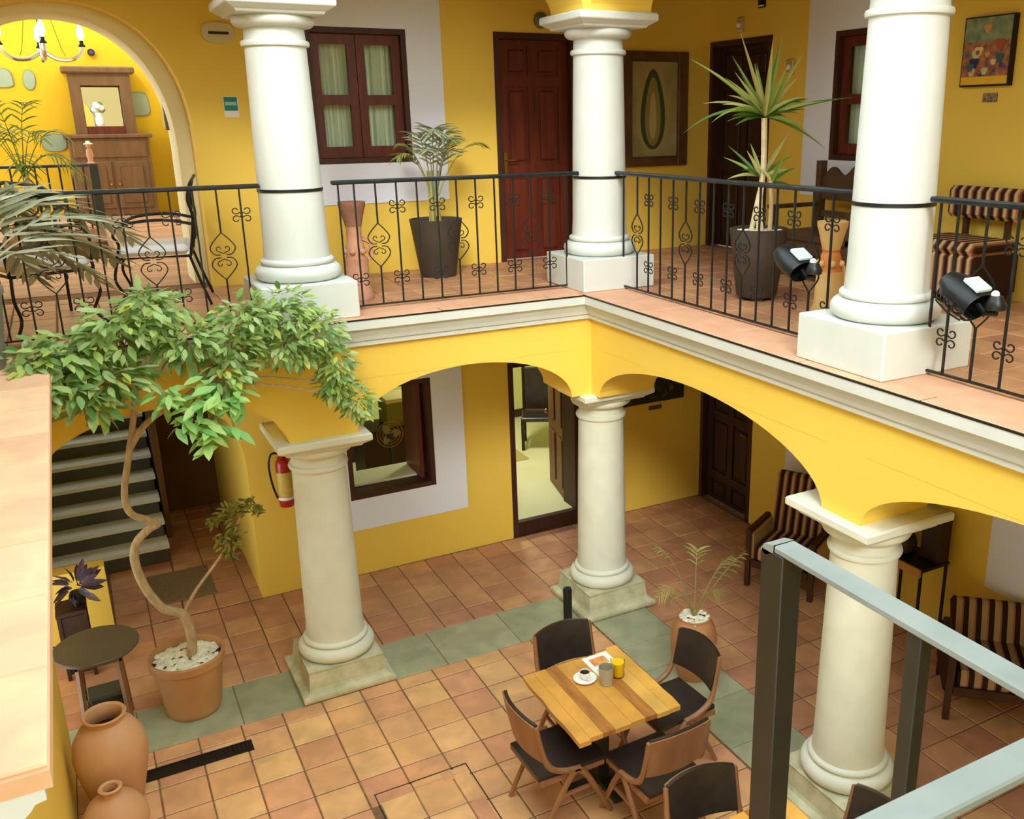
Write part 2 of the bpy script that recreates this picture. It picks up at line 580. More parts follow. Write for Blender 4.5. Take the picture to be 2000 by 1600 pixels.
KIDS = {}
def copy_tree(root, loc, rz, label, group=None):
    def rec(o, parent):
        c = o.copy()
        COL.objects.link(c)
        c.parent = parent
        for ch in list(o.children):
            rec(ch, c)
        return c
    r = rec(root, None)
    r.location = loc
    r.rotation_euler = (0, 0, rz)
    r['label'] = label
    if group:
        r['group'] = group
    return r

def smooth_path(pts, k=4):
    """Catmull-Rom resample"""
    P = [Vector(p) for p in pts]
    out = []
    for i in range(len(P) - 1):
        p0, p1, p2, p3 = P[max(i - 1, 0)], P[i], P[i + 1], P[min(i + 2, len(P) - 1)]
        for j in range(k):
            t = j / k
            out.append(0.5 * ((2 * p1) + (p2 - p0) * t + (2 * p0 - 5 * p1 + 4 * p2 - p3) * t * t + (3 * p1 - p0 - 3 * p2 + p3) * t ** 3))
    out.append(P[-1])
    return out

# ================================================================== the setting
UZ = 3.183            # upper floor
BW = 1.725            # face of back wall (y)
RW = 2.367            # face of right wall (x)
CORNER = (-0.05, -0.02)
LEFTC = (-2.69, 0.0)
RIGHTC = (0.0, -3.38)

def struct(name, mb, m, parent=None, smooth=False):
    o = mb.build(name, m, parent, smooth)
    if parent is None:
        o['kind'] = 'structure'
    return o

def wall_panel(mb, axis, lo, hi, u0, u1, z0, z1, rects=(), arches=()):
    """wall slab with rectangular and arched openings. arches: (centre, half, base, spring, rise, power)"""
    holes = list(rects) + [(c - h, c + h, b, s + r) for c, h, b, s, r, p in arches]
    us = sorted(set([u0, u1] + [a for h in holes for a in h[:2] if u0 < a < u1]))
    zs = sorted(set([z0, z1] + [a for h in holes for a in h[2:] if z0 < a < z1]))
    def bx(a, b, c, d):
        if axis == 'y':
            mb.box(a, b, lo, hi, c, d)
        else:
            mb.box(lo, hi, a, b, c, d)
    for i in range(len(us) - 1):
        for j in range(len(zs) - 1):
            cu, cz = (us[i] + us[i + 1]) / 2, (zs[j] + zs[j + 1]) / 2
            if any(h[0] < cu < h[1] and h[2] < cz < h[3] for h in holes):
                continue
            bx(us[i], us[i + 1], zs[j], zs[j + 1])
    N = 28
    for c, h, b, s, r, p in arches:
        pts = []
        for i in range(N + 1):
            a = PI * i / N
            cs, sn = math.cos(a), math.sin(a)
            x = -math.copysign(abs(cs) ** (2 / p), cs) * h
            z = abs(sn) ** (2 / p) * r
            pts.append((c + x, s + z))
        top = s + r
        for i in range(N):
            (xa, za), (xb, zb) = pts[i], pts[i + 1]
            if xb - xa < 1e-6:
                continue
            poly = [(xa, za), (xb, zb), (xb, top + 0.001), (xa, top + 0.001)]
            mb.prism(poly, lo, hi, axis)
        if s > b + 1e-6:
            pass
    return mb

# ---- walls
m = MB()
wall_panel(m, 'y', BW, BW + 0.3, -8.0, RW + 0.3, -0.1, 7.1,
           rects=[(-2.05, -1.12, 0.85, 2.05), (-0.23, 0.64, -0.2, 2.08), (-2.08, -1.146, 4.23, 5.43), (-0.25, 0.66, 3.0, 5.44)],
           arches=[(-3.98, 0.96, -0.2, 1.4, 1.0, 2.0), (-4.05, 0.95, 3.0, 4.43, 1.13, 2.3)])
wall_back = struct('wall_back', m, YEL)
m = MB()
wall_panel(m, 'x', RW, RW + 0.3, -10.6, BW, -0.1, 7.1,
           rects=[(0.64, 1.70, 3.0, 5.41), (-1.2, -0.285, 4.21, 5.37), (0.70, 1.71, -0.2, 2.1), (-1.2, -0.285, 0.95, 2.05), (-3.9, -2.98, 1.03, 2.1)])
wall_right = struct('wall_right', m, YEL)
struct('wall_left', MB().box(-5.05, -4.75, -5.12, -0.25, 0, 2.95), YEL)

# ---- lower arcade (spandrels over the arches)
m = MB()
wall_panel(m, 'y', -0.3, 0.27, -5.05, -0.3, 2.25, 2.97,
           arches=[(-1.46, 0.96, 2.25, 2.25, 0.43, 2.0), (-3.785, 0.835, 2.25, 2.25, 0.42, 2.0)])
m.box(-0.3, 0.27, -0.3, 0.27, 2.25, 2.97)
struct('wall_arcade_back', m, YEL)
m = MB()
wall_panel(m, 'x', -0.3, 0.27, -8.0, -0.3, 2.25, 2.97,
           arches=[(-1.86, 1.42, 2.25, 2.25, 0.44, 2.0), (-5.03, 1.42, 2.25, 2.25, 0.44, 2.0)])
struct('wall_arcade_right', m, YEL)
# ---- upper arcade
Z2 = 5.44
m = MB()
wall_panel(m, 'y', -0.3, 0.27, -8.0, -0.3, Z2, 6.15,
           arches=[(-1.37, 1.03, Z2, Z2, 0.42, 2.0), (-4.0, 1.03, Z2, Z2, 0.42, 2.0), (-6.6, 1.03, Z2, Z2, 0.42, 2.0)])
m.box(-0.3, 0.27, -0.3, 0.27, Z2, 6.15)
struct('wall_arcade_upper_back', m, YEL)
m = MB()
wall_panel(m, 'x', -0.3, 0.27, -8.0, -0.3, Z2, 6.15,
           arches=[(-1.72, 1.38, Z2, Z2, 0.42, 2.0), (-5.03, 1.38, Z2, Z2, 0.42, 2.0)])
struct('wall_arcade_upper_right', m, YEL)

# ---- gallery slabs and ceilings
struct('ceiling_lower_back', MB().box(-8.0, RW, -0.3, BW, 2.95, 3.15), CEILW)
struct('ceiling_lower_right', MB().box(-0.3, RW, -10.3, -0.3, 2.95, 3.15), CEILW)
struct('ceiling_upper_back', MB().box(-8.0, RW + 0.3, -0.3, BW + 0.3, 5.95, 6.15), CEILW)
struct('ceiling_upper_right', MB().box(-0.3, RW + 0.3, -10.3, -0.3, 5.95, 6.15), CEILW)

# ---- the sides of the courtyard behind the viewer
struct('wall_left_upper', MB().box(-7.3, -7.0, -10.3, BW, 3.1, 6.15), YEL)
struct('wall_near', MB().box(-8.0, RW + 0.3, -10.6, -10.3, -0.1, 6.15), YEL)
struct('ceiling_upper_left', MB().box(-7.3, -4.6, -10.3, -0.3, 5.95, 6.15), CEILW)
struct('floor_near', MB().box(-7.3, RW, -10.3, -8.0, -0.1, 0.0), GROUT)

# ---- cornices
PROF = [(0.0, 2.955), (0.045, 2.955), (0.045, 2.99), (0.062, 2.998), (0.072, 3.03), (0.095, 3.075), (0.118, 3.092), (0.13, 3.10), (0.13, 3.168), (0.0, 3.168)]
def cornice(name, prof, m, sweep):
    mb = MB()
    n = len(prof)
    vs = []
    for d, z in prof:
        a, b = sweep(d)
        vs += [(a[0], a[1], z), (b[0], b[1], z)]
    fs = []
    for i in range(n):
        k = (i + 1) % n
        fs.append((2 * i, 2 * i + 1, 2 * k + 1, 2 * k))
    fs.append(tuple(2 * i for i in range(n)))
    fs.append(tuple(2 * i + 1 for i in reversed(range(n))))
    mb.add(vs, fs)
    return struct(name, mb, m)
cornice('trim_1', PROF, WHITE, lambda d: ((-5.0, -0.3 - d), (-0.3 - d, -0.3 - d)))
cornice('trim_2', PROF, WHITE, lambda d: ((-0.3 - d, -0.3 - d), (-0.3 - d, -8.0)))
EDGE = [(-0.001, 3.168), (0.134, 3.168), (0.134, 3.180), (-0.001, 3.180)]  # thin dark band standing in for the shadow gap along the ledge
cornice('trim_shadow_gap_back', EDGE, IRON, lambda d: ((-5.0, -0.3 - d), (-0.3 - d, -0.3 - d)))
cornice('trim_shadow_gap_right', EDGE, IRON, lambda d: ((-0.3 - d, -0.3 - d), (-0.3 - d, -8.0)))
# left terrace cornice: deep moulding whose cut end shows
m = MB()
LP = [(-4.75, 2.86), (-4.69, 2.86), (-4.69, 2.90), (-4.665, 2.915), (-4.63, 2.955), (-4.585, 2.985), (-4.55, 2.992), (-4.55, 3.025), (-4.505, 3.04), (-4.465, 3.075), (-4.455, 3.09), (-4.43, 3.095), (-4.43, 3.124), (-4.75, 3.124)]
m.prism(LP, -5.12, -0.43, 'y')
struct('trim_5', m, WHITE)
struct('floor_terrace', MB().box(-8.0, -4.412, -5.122, -0.43, 3.125, 3.172), mat('terrace_bedding', srgb(206, 160, 120), srgb(220, 174, 134), scale=6, rough=0.7))

# ---- tile floors: one object per tile
_tm = {}
def tile_mesh(w, d, h, m, b=0.006):
    key = (round(w, 3), round(d, 3), m.name)
    if key not in _tm:
        t = MB()
        x, y = w / 2, d / 2
        t.add([(-x, -y, 0), (x, -y, 0), (x, y, 0), (-x, y, 0), (-x, -y, h - b), (x, -y, h - b), (x, y, h - b), (-x, y, h - b),
               (-x + b, -y + b, h), (x - b, -y + b, h), (x - b, y - b, h), (-x + b, y - b, h)],
              [(0, 1, 5, 4), (1, 2, 6, 5), (2, 3, 7, 6), (3, 0, 4, 7), (4, 5, 9, 8), (5, 6, 10, 9), (6, 7, 11, 10), (7, 4, 8, 11), (8, 9, 10, 11)])
        me = bpy.data.meshes.new('tile')
        me.from_pydata(t.v, [], t.f)
        me.materials.append(m)
        _tm[key] = me
    return _tm[key]

def tile_floor(parent, x0, x1, y0, y1, z, pitch, ox, oy, m, gap=0.010, h=0.012, name='tile', rnd=None, skip=None, pitchy=None):
    py = pitchy or pitch
    i0 = math.floor((x0 - ox) / pitch)
    j0 = math.floor((y0 - oy) / py)
    n = 0
    j = j0
    while oy + j * py < y1:
        i = i0
        while ox + i * pitch < x1:
            a, b = max(x0, ox + i * pitch), min(x1, ox + (i + 1) * pitch)
            c, d = max(y0, oy + j * py), min(y1, oy + (j + 1) * py)
            i += 1
            if b - a < 0.04 or d - c < 0.04:
                continue
            if skip and skip((a + b) / 2, (c + d) / 2):
                continue
            w, q = b - a - gap, d - c - gap
            o = inst(name, tile_mesh(w, q, h, m), parent, ((a + b) / 2, (c + d) / 2, z))
            if rnd:
                o.rotation_euler = (rnd.uniform(-0.006, 0.006), rnd.uniform(-0.006, 0.006), rnd.uniform(-0.004, 0.004))
                o.location.z += rnd.uniform(-0.0015, 0.0015)
            n += 1
        j += 1
    return n

rt = random.Random(4)
floor_c = struct('floor_courtyard', MB().box(-4.95, -0.366, -8.0, -0.37, -0.1, -0.006), GROUT)
HX0, HX1, HY0, HY1 = -2.888, -2.186, -2.42, -1.70          # access hatch
tile_floor(floor_c, -4.75, -0.366, -4.9, -0.37, -0.012, 0.32, -2.30, -0.86, TILE, rnd=rt,
           skip=lambda x, y: HX0 - 0.02 < x < HX1 + 0.02 and HY0 - 0.02 < y < HY1 + 0.02)
# far nearer rows outside the picture: one joined part
m = MB()
for j in range(9):
    for i in range(14):
        x, y = -4.75 + 0.32 * i, -4.9 - 0.32 * (j + 1)
        m.box(x, x + 0.31, y, y + 0.31, -0.012, 0.0)
m.build('tile_rows', TILEI, floor_c, kind='stuff')
floor_gb = struct('floor_gallery_back', MB().box(-8.0, RW + 0.3, 0.24, 6.2, -0.1, -0.006), GROUT)
tile_floor(floor_gb, -5.0, RW, 0.24, BW, -0.012, 0.305, -1.62, 0.18, TILEG, rnd=rt)
tile_floor(floor_gb, -3.75, -3.0, BW, 4.6, -0.012, 0.305, -1.62, 0.18, TILEG, rnd=rt)
tile_floor(floor_gb, -4.4, -3.75, BW, 3.1, -0.012, 0.305, -1.62, 0.18, TILEG, rnd=rt)
floor_gr = struct('floor_gallery_right', MB().box(0.23, RW + 0.3, -8.0, 0.24, -0.1, -0.006), GROUT)
tile_floor(floor_gr, 0.23, RW, -5.2, 0.24, -0.012, 0.32, 0.23, 0.24, TILEG, rnd=rt)
# green stone band under the columns
floor_s = struct('floor_stone_band', MB().box(-5.0, 0.23, -0.37, 0.24, -0.1, -0.006).box(-0.366, 0.23, -8.0, -0.37, -0.1, -0.006), GROUT)
xs = [-5.0, -4.3, -3.55, -3.05, -2.31, -1.82, -1.1, -0.366, 0.23]
for a, b in zip(xs, xs[1:]):
    inst('stone_slab', tile_mesh(b - a - 0.006, 0.604, 0.013, SLAB), floor_s, ((a + b) / 2, -0.065, -0.012))
ys = [-0.37, -0.92, -1.35, -1.98, -2.55, -3.02, -3.75, -4.4, -5.1, -5.8]
for a, b in zip(ys, ys[1:]):
    inst('stone_slab', tile_mesh(0.59, a - b - 0.006, 0.013, SLAB), floor_s, (-0.068, (a + b) / 2, -0.012))

# upper floors
floor_ub = struct('floor_upper_back', MB().box(-8.0, RW + 0.3, -0.3, BW + 0.35, 3.15, 3.175), GROUT_UP)
tile_floor(floor_ub, -5.0, RW, -0.05, BW, UZ - 0.012, 0.305, -1.62, -0.05, TILEG, rnd=rt)
floor_ur = struct('floor_upper_right', MB().box(-0.3, RW + 0.3, -8.0, -0.3, 3.15, 3.175), GROUT_UP)
tile_floor(floor_ur, 0.03, RW, -5.2, -0.05, UZ - 0.012, 0.32, 0.03, -0.05, TILEG, rnd=rt)
x = -4.405
for w in (0.95, 0.9, 0.85, 0.95, 0.32):
    inst('ledge_slab', tile_mesh(w - 0.004, 0.376, 0.012, PEACH), floor_ub, (x + w / 2, -0.241, UZ - 0.012))
    x += w
y = -0.053
for w in (0.376, 0.9, 0.92, 0.88, 0.95, 0.9, 0.9):
    inst('ledge_slab', tile_mesh(0.456, w - 0.004, 0.012, PEACH), floor_ur, (-0.20, y - w / 2, UZ - 0.012))
    y -= w
fter = bpy.data.objects['floor_terrace']
tile_floor(fter, -5.7, -4.415, -5.11, -0.43, UZ - 0.012, 0.62, -4.415, -5.11, PEACHT, rnd=None, gap=0.005, pitchy=0.47)
floor_patio = struct('floor_patio', MB().box(-9.0, -2.2, BW + 0.3, 4.4, 3.0, UZ - 0.001).box(-9.0, -2.2, 7.9, 10.6, 3.0, UZ - 0.001).box(-9.0, -4.95, 4.4, 7.9, 3.0, UZ - 0.001).box(-3.72, -2.2, 4.4, 7.9, 3.0, UZ - 0.001), mat('patio_paving', srgb(150, 108, 80), srgb(196, 150, 116), scale=3, rough=0.6, stretch=(0.4, 4, 1)))

# ---- window surrounds (painted raised bands)
def surround(name, axis, face, u0, u1, z0, z1, hole, t=0.012):
    m = MB()
    a, b, c, d = hole
    for r in ((u0, a, z0, z1), (b, u1, z0, z1), (a, b, z0, c), (a, b, d, z1)):
        if axis == 'y':
            m.box(r[0], r[1], face - t, face, r[2], r[3])
        else:
            m.box(face - t, face, r[0], r[1], r[2], r[3])
    return struct(name, m, SURR)
surround('trim_6', 'y', BW, -2.43, -0.795, 3.855, 5.9, (-2.08, -1.146, 4.23, 5.43))
surround('trim_7', 'y', BW, -2.41, -0.768, 0.505, 2.42, (-2.05, -1.12, 0.85, 2.05))
surround('trim_8', 'x', RW, -1.6, 0.1, 3.86, 5.9, (-1.2, -0.285, 4.21, 5.37))
surround('trim_9', 'x', RW, -1.6, 0.1, 0.55, 2.42, (-1.2, -0.285, 0.95, 2.05))
surround('trim_10', 'x', RW, -4.3, -2.57, 0.66, 2.42, (-3.9, -2.98, 1.03, 2.1))

# ---- arch lining beyond the upper arch, and the far patio wall
m = MB()
wall_panel(m, 'y', BW + 0.3, BW + 0.85, -8.0, -2.6, UZ, 7.1, arches=[(-4.09, 0.87, UZ, 4.40, 1.08, 2.2)])
struct('wall_arch_lining', m, CREAM)
struct('wall_patio_far', MB().box(-9.0, -2.2, 10.45, 10.7, UZ, 7.6), YELFAR)
struct('patio_sky_blocker', MB().box(-9.0, -2.2, BW + 0.85, 7.0, 7.1, 7.3), CREAM)  # unseen roof added to cut sky light on the far patio wall
struct('wall_patio_right', MB().box(-2.4, -2.2, BW + 0.85, 10.45, UZ, 7.0), CREAM)

# ---- stair passage behind the lower arch
struct('wall_passage_left', MB().box(-5.1, -4.95, BW + 0.3, 7.9, 0, 2.99), CREAM)
struct('wall_passage_right', MB().box(-3.02, -2.75, BW + 0.3, 6.2, 0, 2.95), YEL)
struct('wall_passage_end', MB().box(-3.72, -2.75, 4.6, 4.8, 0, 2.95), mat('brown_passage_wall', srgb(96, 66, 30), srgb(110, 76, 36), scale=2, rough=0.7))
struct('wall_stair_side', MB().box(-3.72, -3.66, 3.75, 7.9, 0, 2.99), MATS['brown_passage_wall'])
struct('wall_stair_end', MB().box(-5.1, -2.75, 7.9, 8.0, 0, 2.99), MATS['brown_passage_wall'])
struct('ceiling_passage', MB().box(-5.1, -2.75, BW + 0.3, 4.4, 2.9, 3.0).box(-3.72, -2.75, 4.4, 6.2, 2.9, 3.0), CEILW)
struct('wall_parapet', MB().box(-5.0, -4.37, BW, 1.9, 0, 0.69), YEL)

# ---- room behind the lower window and door
struct('wall_room_back', MB().box(-2.75, 2.9, 5.4, 5.55, 0, 2.7), ROOMW)
struct('wall_room_left', MB().box(-2.75, -2.6, BW + 0.3, 5.4, 0, 2.7), ROOMW)
struct('wall_room_right', MB().box(2.75, 2.9, BW + 0.3, 5.4, 0, 2.7), ROOMW)
struct('ceiling_room', MB().box(-2.75, 2.9, BW + 0.3, 5.55, 2.7, 2.85), CREAM)
struct('floor_room', MB().box(-2.75, 2.9, BW + 0.3, 5.55, 0, 0.18).box(-0.17, 0.58, BW + 0.07, BW + 0.3, 0, 0.18), ROOMF)
struct('baseboard_room', MB().box(-2.6, 2.75, 5.37, 5.4, 0.18, 0.30), FRAMEW)

# ================================================================== doors and windows
def panel_door(name, axis, face, u0, u1, z0, z1, wood, frame, rows, handle_u=None, handle_side=1, depth=0.05, recess=0.10, cols=2):
    """frame and leaf set back in the wall; the raised panels are parts. the leaf faces -axis"""
    root = bpy.data.objects.new(name, None)
    COL.objects.link(root)
    root['kind'] = 'structure'
    def bx(m, a, b, d0, d1, c, d, bev=0.0):
        lo, hi = face + d0, face + d1
        args = (a, b, lo, hi, c, d) if axis == 'y' else (lo, hi, a, b, c, d)
        if bev:
            m.bbox(*args, b=bev)
        else:
            m.box(*args)
        return m
    fw = 0.06
    f = MB()
    bx(f, u0, u0 + fw, -0.012, recess + 0.06, z0, z1)
    bx(f, u1 - fw, u1, -0.012, recess + 0.06, z0, z1)
    bx(f, u0 + fw, u1 - fw, -0.012, recess + 0.06, z1 - fw, z1)
    f.build('door_frame', frame, root)
    a, b, t = u0 + fw, u1 - fw, z1 - fw
    leaf = bx(MB(), a, b, recess, recess + depth, z0 + 0.01, t)
    lo = leaf.build('door_leaf', wood, root)
    st = 0.1
    w = (b - a - st * (cols + 1)) / cols
    h = t - z0
    # stiles and rails proud of the leaf
    sr = MB()
    for i in range(cols + 1):
        bx(sr, a + i * (w + st), a + i * (w + st) + st, recess - 0.022, recess, z0 + 0.012, t - 0.002)
    ed = [0.0] + [r for r in rows] + [1.0]
    zz = [z0 + 0.012 + e * (h - 0.014) for e in ed]
    for z in zz:
        c0, c1 = max(z0 + 0.012, z - 0.05), min(t - 0.002, z + 0.05)
        for i in range(cols):
            bx(sr, a + st + i * (w + st), a + st + i * (w + st) + w, recess - 0.022, recess, c0, c1)
    sr.build('stile_rails', wood, lo)
    for i in range(cols):
        for k in range(len(zz) - 1):
            c0 = zz[k] + (0.09 if k else 0.08)
            c1 = zz[k + 1] - 0.09
            if c1 - c0 < 0.05:
                continue
            p0 = a + st + i * (w + st)
            bx(MB(), p0 + 0.035, p0 + w - 0.035, recess - 0.018, recess, c0, c1, bev=0.014).build('door_panel', wood, lo)
    if handle_u is not None:
        hm = MB()
        zc = z0 + 1.0
        bx(hm, handle_u - 0.022, handle_u + 0.022, recess - 0.034, recess - 0.022, zc - 0.11, zc + 0.11, bev=0.004)
        if axis == 'y':
            hm.tube([(handle_u, face + recess - 0.03, zc + 0.03), (handle_u, face + recess - 0.08, zc + 0.03), (handle_u + 0.1 * handle_side, face + recess - 0.08, zc + 0.03)], 0.010, 6)
        else:
            hm.tube([(face + recess - 0.03, handle_u, zc + 0.03), (face + recess - 0.08, handle_u, zc + 0.03), (face + recess - 0.08, handle_u + 0.1 * handle_side, zc + 0.03)], 0.010, 6)
        hm.build('door_handle', BRASS, lo, label='brass lever handle with back plate')
    return root

panel_door('door_1', 'y', BW, -0.25, 0.66, UZ, 5.44, DOORW, FRAMEW, (0.42, 0.82), handle_u=-0.13)
panel_door('door_2', 'x', RW, 0.64, 1.70, UZ, 5.41, DOORDK, FRAMEW, (0.42, 0.82), handle_u=0.78)
panel_door('door_3', 'x', RW, 0.70, 1.71, 0.0, 2.1, DOORDK, FRAMEW, (0.16, 0.55), handle_u=0.84)
# open doorway to the room: frame, raised sill, leaf swung inwards
d4 = bpy.data.objects.new('door_4', None)
COL.objects.link(d4)
d4['kind'] = 'structure'
MB().box(-0.23, -0.17, BW - 0.012, BW + 0.3, 0, 2.08).box(0.58, 0.64, BW - 0.012, BW + 0.3, 0, 2.08).box(-0.17, 0.58, BW - 0.012, BW + 0.3, 2.02, 2.08).build('door_frame', FRAMEW, d4)
MB().box(-0.17, 0.58, BW - 0.005, BW + 0.07, -0.02, 0.175).build('door_sill', DOORDK, d4)
leafroot = bpy.data.objects.new('door_leaf', None)
COL.objects.link(leafroot)
leafroot.parent = d4
leafroot.location = (0.60, BW + 0.24, 0.19)
leafroot.rotation_euler = (0, 0, math.radians(78))
DL = mat('brown_door_wood', srgb(98, 58, 30), srgb(122, 76, 40), scale=3, rough=0.45, stretch=(6, 6, 0.5))
MB().box(0, 0.76, -0.02, 0.02, 0, 1.8).build('leaf_board', DL, leafroot)
for cx_ in (0.10, 0.43):
    for z0_, z1_ in ((0.12, 0.75), (0.9, 1.68)):
        MB().bbox(cx_, cx_ + 0.23, 0.018, 0.036, z0_, z1_, b=0.012).build('door_panel', DL, leafroot)
        MB().bbox(cx_, cx_ + 0.23, -0.036, -0.018, z0_, z1_, b=0.012).build('door_panel', DL, leafroot)
MB().sphere((0.70, 0.06, 0.95), 0.03).tube([(0.70, 0.02, 0.95), (0.70, 0.05, 0.95)], 0.012).build('door_knob', BRASS, leafroot, smooth=True)

def window(name, axis, face, u0, u1, z0, z1, wood, curtain=True, recess=0.05):
    root = bpy.data.objects.new(name, None)
    COL.objects.link(root)
    root['kind'] = 'structure'
    def bx(m, a, b, d0, d1, c, d):
        lo, hi = face + d0, face + d1
        return m.box(a, b, lo, hi, c, d) if axis == 'y' else m.box(lo, hi, a, b, c, d)
    fw = 0.05
    f = MB()
    for r in ((u0, u0 + fw, z0, z1), (u1 - fw, u1, z0, z1), (u0 + fw, u1 - fw, z0, z0 + fw), (u0 + fw, u1 - fw, z1 - fw, z1)):
        bx(f, r[0], r[1], -0.014, 0.16, r[2], r[3])
    f.build('window_frame', FRAMEW, root)
    mid = (u0 + u1) / 2
    for a, b in ((u0 + fw, mid - 0.003), (mid + 0.003, u1 - fw)):
        s = 0.078
        c, d = z0 + fw + 0.004, z1 - fw - 0.004
        zm = c + (d - c) * 0.475
        sash = MB()
        bx(sash, a, a + s, recess, recess + 0.045, c, d)
        bx(sash, b - s, b, recess, recess + 0.045, c, d)
        for p, q in ((c, c + 0.1), (zm - 0.045, zm + 0.045), (d - 0.085, d)):
            bx(sash, a + s, b - s, recess, recess + 0.045, p, q)
        so = sash.build('casement', wood, root)
        for p, q in ((c + 0.1, zm - 0.045), (zm + 0.045, d - 0.085)):
            bx(MB(), a + s, b - s, recess + 0.02, recess + 0.024, p, q).build('pane', GLASSC, so)
    if curtain:
        # softly pleated cloth behind the panes
        cm = MB()
        n = 60
        vs, fs = [], []
        for i in range(n + 1):
            u = u0 + fw + (u1 - u0 - 2 * fw) * i / n
            dd = face + 0.19 + 0.02 * math.sin(i * 1.9) + 0.008 * math.sin(i * 0.7)
            for z in (z0 + 0.02, z1 - 0.02):
                vs.append((u, dd, z) if axis == 'y' else (dd, u, z))
        for i in range(n):
            fs.append((2 * i, 2 * i + 2, 2 * i + 3, 2 * i + 1))
        cm.add(vs, fs)
        cm.build('curtain', CURT, root)
        bx(MB(), u0, u1, 0.26, 0.29, z0, z1).build('window_light_block', CURT, root)  # hidden board added behind the curtain to stop daylight leaking through
    return root
window('window_1', 'y', BW, -2.08, -1.146, 4.23, 5.43, DOORW)
window('window_2', 'x', RW, -1.2, -0.285, 4.21, 5.37, DOORW)
window('window_3', 'x', RW, -1.2, -0.285, 0.95, 2.05, DOORDK)
window('window_4', 'x', RW, -3.9, -2.98, 1.03, 2.1, DOORDK)
# lower back window: frame only, glazing bar folded away, open to the room
w5 = bpy.data.objects.new('window_5', None)
COL.objects.link(w5)
w5['kind'] = 'structure'
f = MB()
for r in ((-2.05, -2.0, 0.85, 2.05), (-1.17, -1.12, 0.85, 2.05), (-2.0, -1.17, 0.85, 0.90), (-2.0, -1.17, 2.0, 2.05)):
    f.box(r[0], r[1], BW - 0.014, BW + 0.3, r[2], r[3])
f.build('window_frame', FRAMEW, w5)
MB().box(-1.26, -1.215, BW + 0.08, BW + 0.55, 0.92, 1.98).build('casement', DOORW, w5)
MB().box(-2.05, -1.2, BW + 0.22, BW + 0.62, 0.905, 0.93).build('window_sill', mat('pale_inner_sill', srgb(236, 240, 206), None, rough=0.4), w5)

# ================================================================== columns
def column(label, loc, lower=True, band=False):
    t = thing('column', label, 'column', (loc[0], loc[1], 0.0 if lower else UZ), 0, 'white round arcade columns')
    if lower:
        MB().sqstack([(0.36, 0.0), (0.385, 0.012), (0.39, 0.035), (0.385, 0.058), (0.35, 0.07), (0.335, 0.074), (0.325, 0.10), (0.31, 0.23), (0.315, 0.25)]).build('plinth', STONE_OLD, t)
        z = 0.25
    else:
        MB().bbox(-0.355, 0.355, -0.355, 0.355, 0.0, 0.28, b=0.008).build('plinth', WHITE, t)
        z = 0.28
    S = STONE if lower else WHITE
    pr = [(0.27, z)]
    for i in range(9):
        a = -PI / 2 + PI * i / 8
        pr.append((0.262 + 0.058 * math.cos(a), z + 0.058 + 0.058 * math.sin(a)))
    pr.append((0.262, z + 0.118))
    for i in range(7):
        a = -PI / 2 + PI * i / 6
        pr.append((0.250 + 0.022 * math.cos(a), z + 0.142 + 0.022 * math.sin(a)))
    pr.append((0.245, z + 0.168))
    MB().lathe(pr, 48).build('base_moulding', S, t, smooth=True)
    zb, zt = z + 0.165, 1.965
    n = 10
    prof = []
    for i in range(n + 1):
        x = i / n
        r = 0.238 - 0.026 * x ** 1.3
        if x < 0.06:
            r += 0.006 * (1 - x / 0.06)
        prof.append((r, zb + (zt - zb) * x))
    MB().lathe(prof, 48).build('shaft', S, t, smooth=True)
    MB().lathe([(0.214, 1.935), (0.232, 1.94), (0.238, 1.957), (0.232, 1.975), (0.212, 1.982), (0.208, 2.06), (0.222, 2.072)], 48).build('neck_ring', S, t, smooth=True)
    ec = [(0.215, 2.06)]
    for i in range(7):
        a = -PI / 2 + (PI * 0.9) * i / 6
        ec.append((0.236 + 0.048 * math.cos(a), 2.108 + 0.044 * math.sin(a)))
    MB().lathe(ec, 48).build('echinus', S, t, smooth=True)
    MB().sqstack([(0.26, 2.135), (0.295, 2.142), (0.305, 2.158), (0.32, 2.165), (0.362, 2.192), (0.366, 2.20), (0.366, 2.24), (0.355, 2.252)]).build('abacus', S, t)
    if band:
        zb_ = 0.935
        MB().lathe([(0.224, zb_), (0.238, zb_), (0.238, zb_ + 0.022), (0.224, zb_ + 0.022)], 40, cap0=False, cap1=False).build('iron_band', IRON, t, smooth=True, label='thin black iron band')
    return t
column('white ground-floor column at the courtyard corner, in front of the open doorway', CORNER)
column('white ground-floor column beside the fire extinguisher and the tall potted tree', LEFTC)
column('white ground-floor column seen behind the grey steel railing at lower right', RIGHTC)
column('white upper-floor column at the corner between two railings, beside the wooden door', CORNER, False, True)
column('white upper-floor column at left in front of the yellow wall, its base behind leaves', LEFTC, False, True)
column('white upper-floor column at right, nearest of the balcony columns', RIGHTC, False, True)

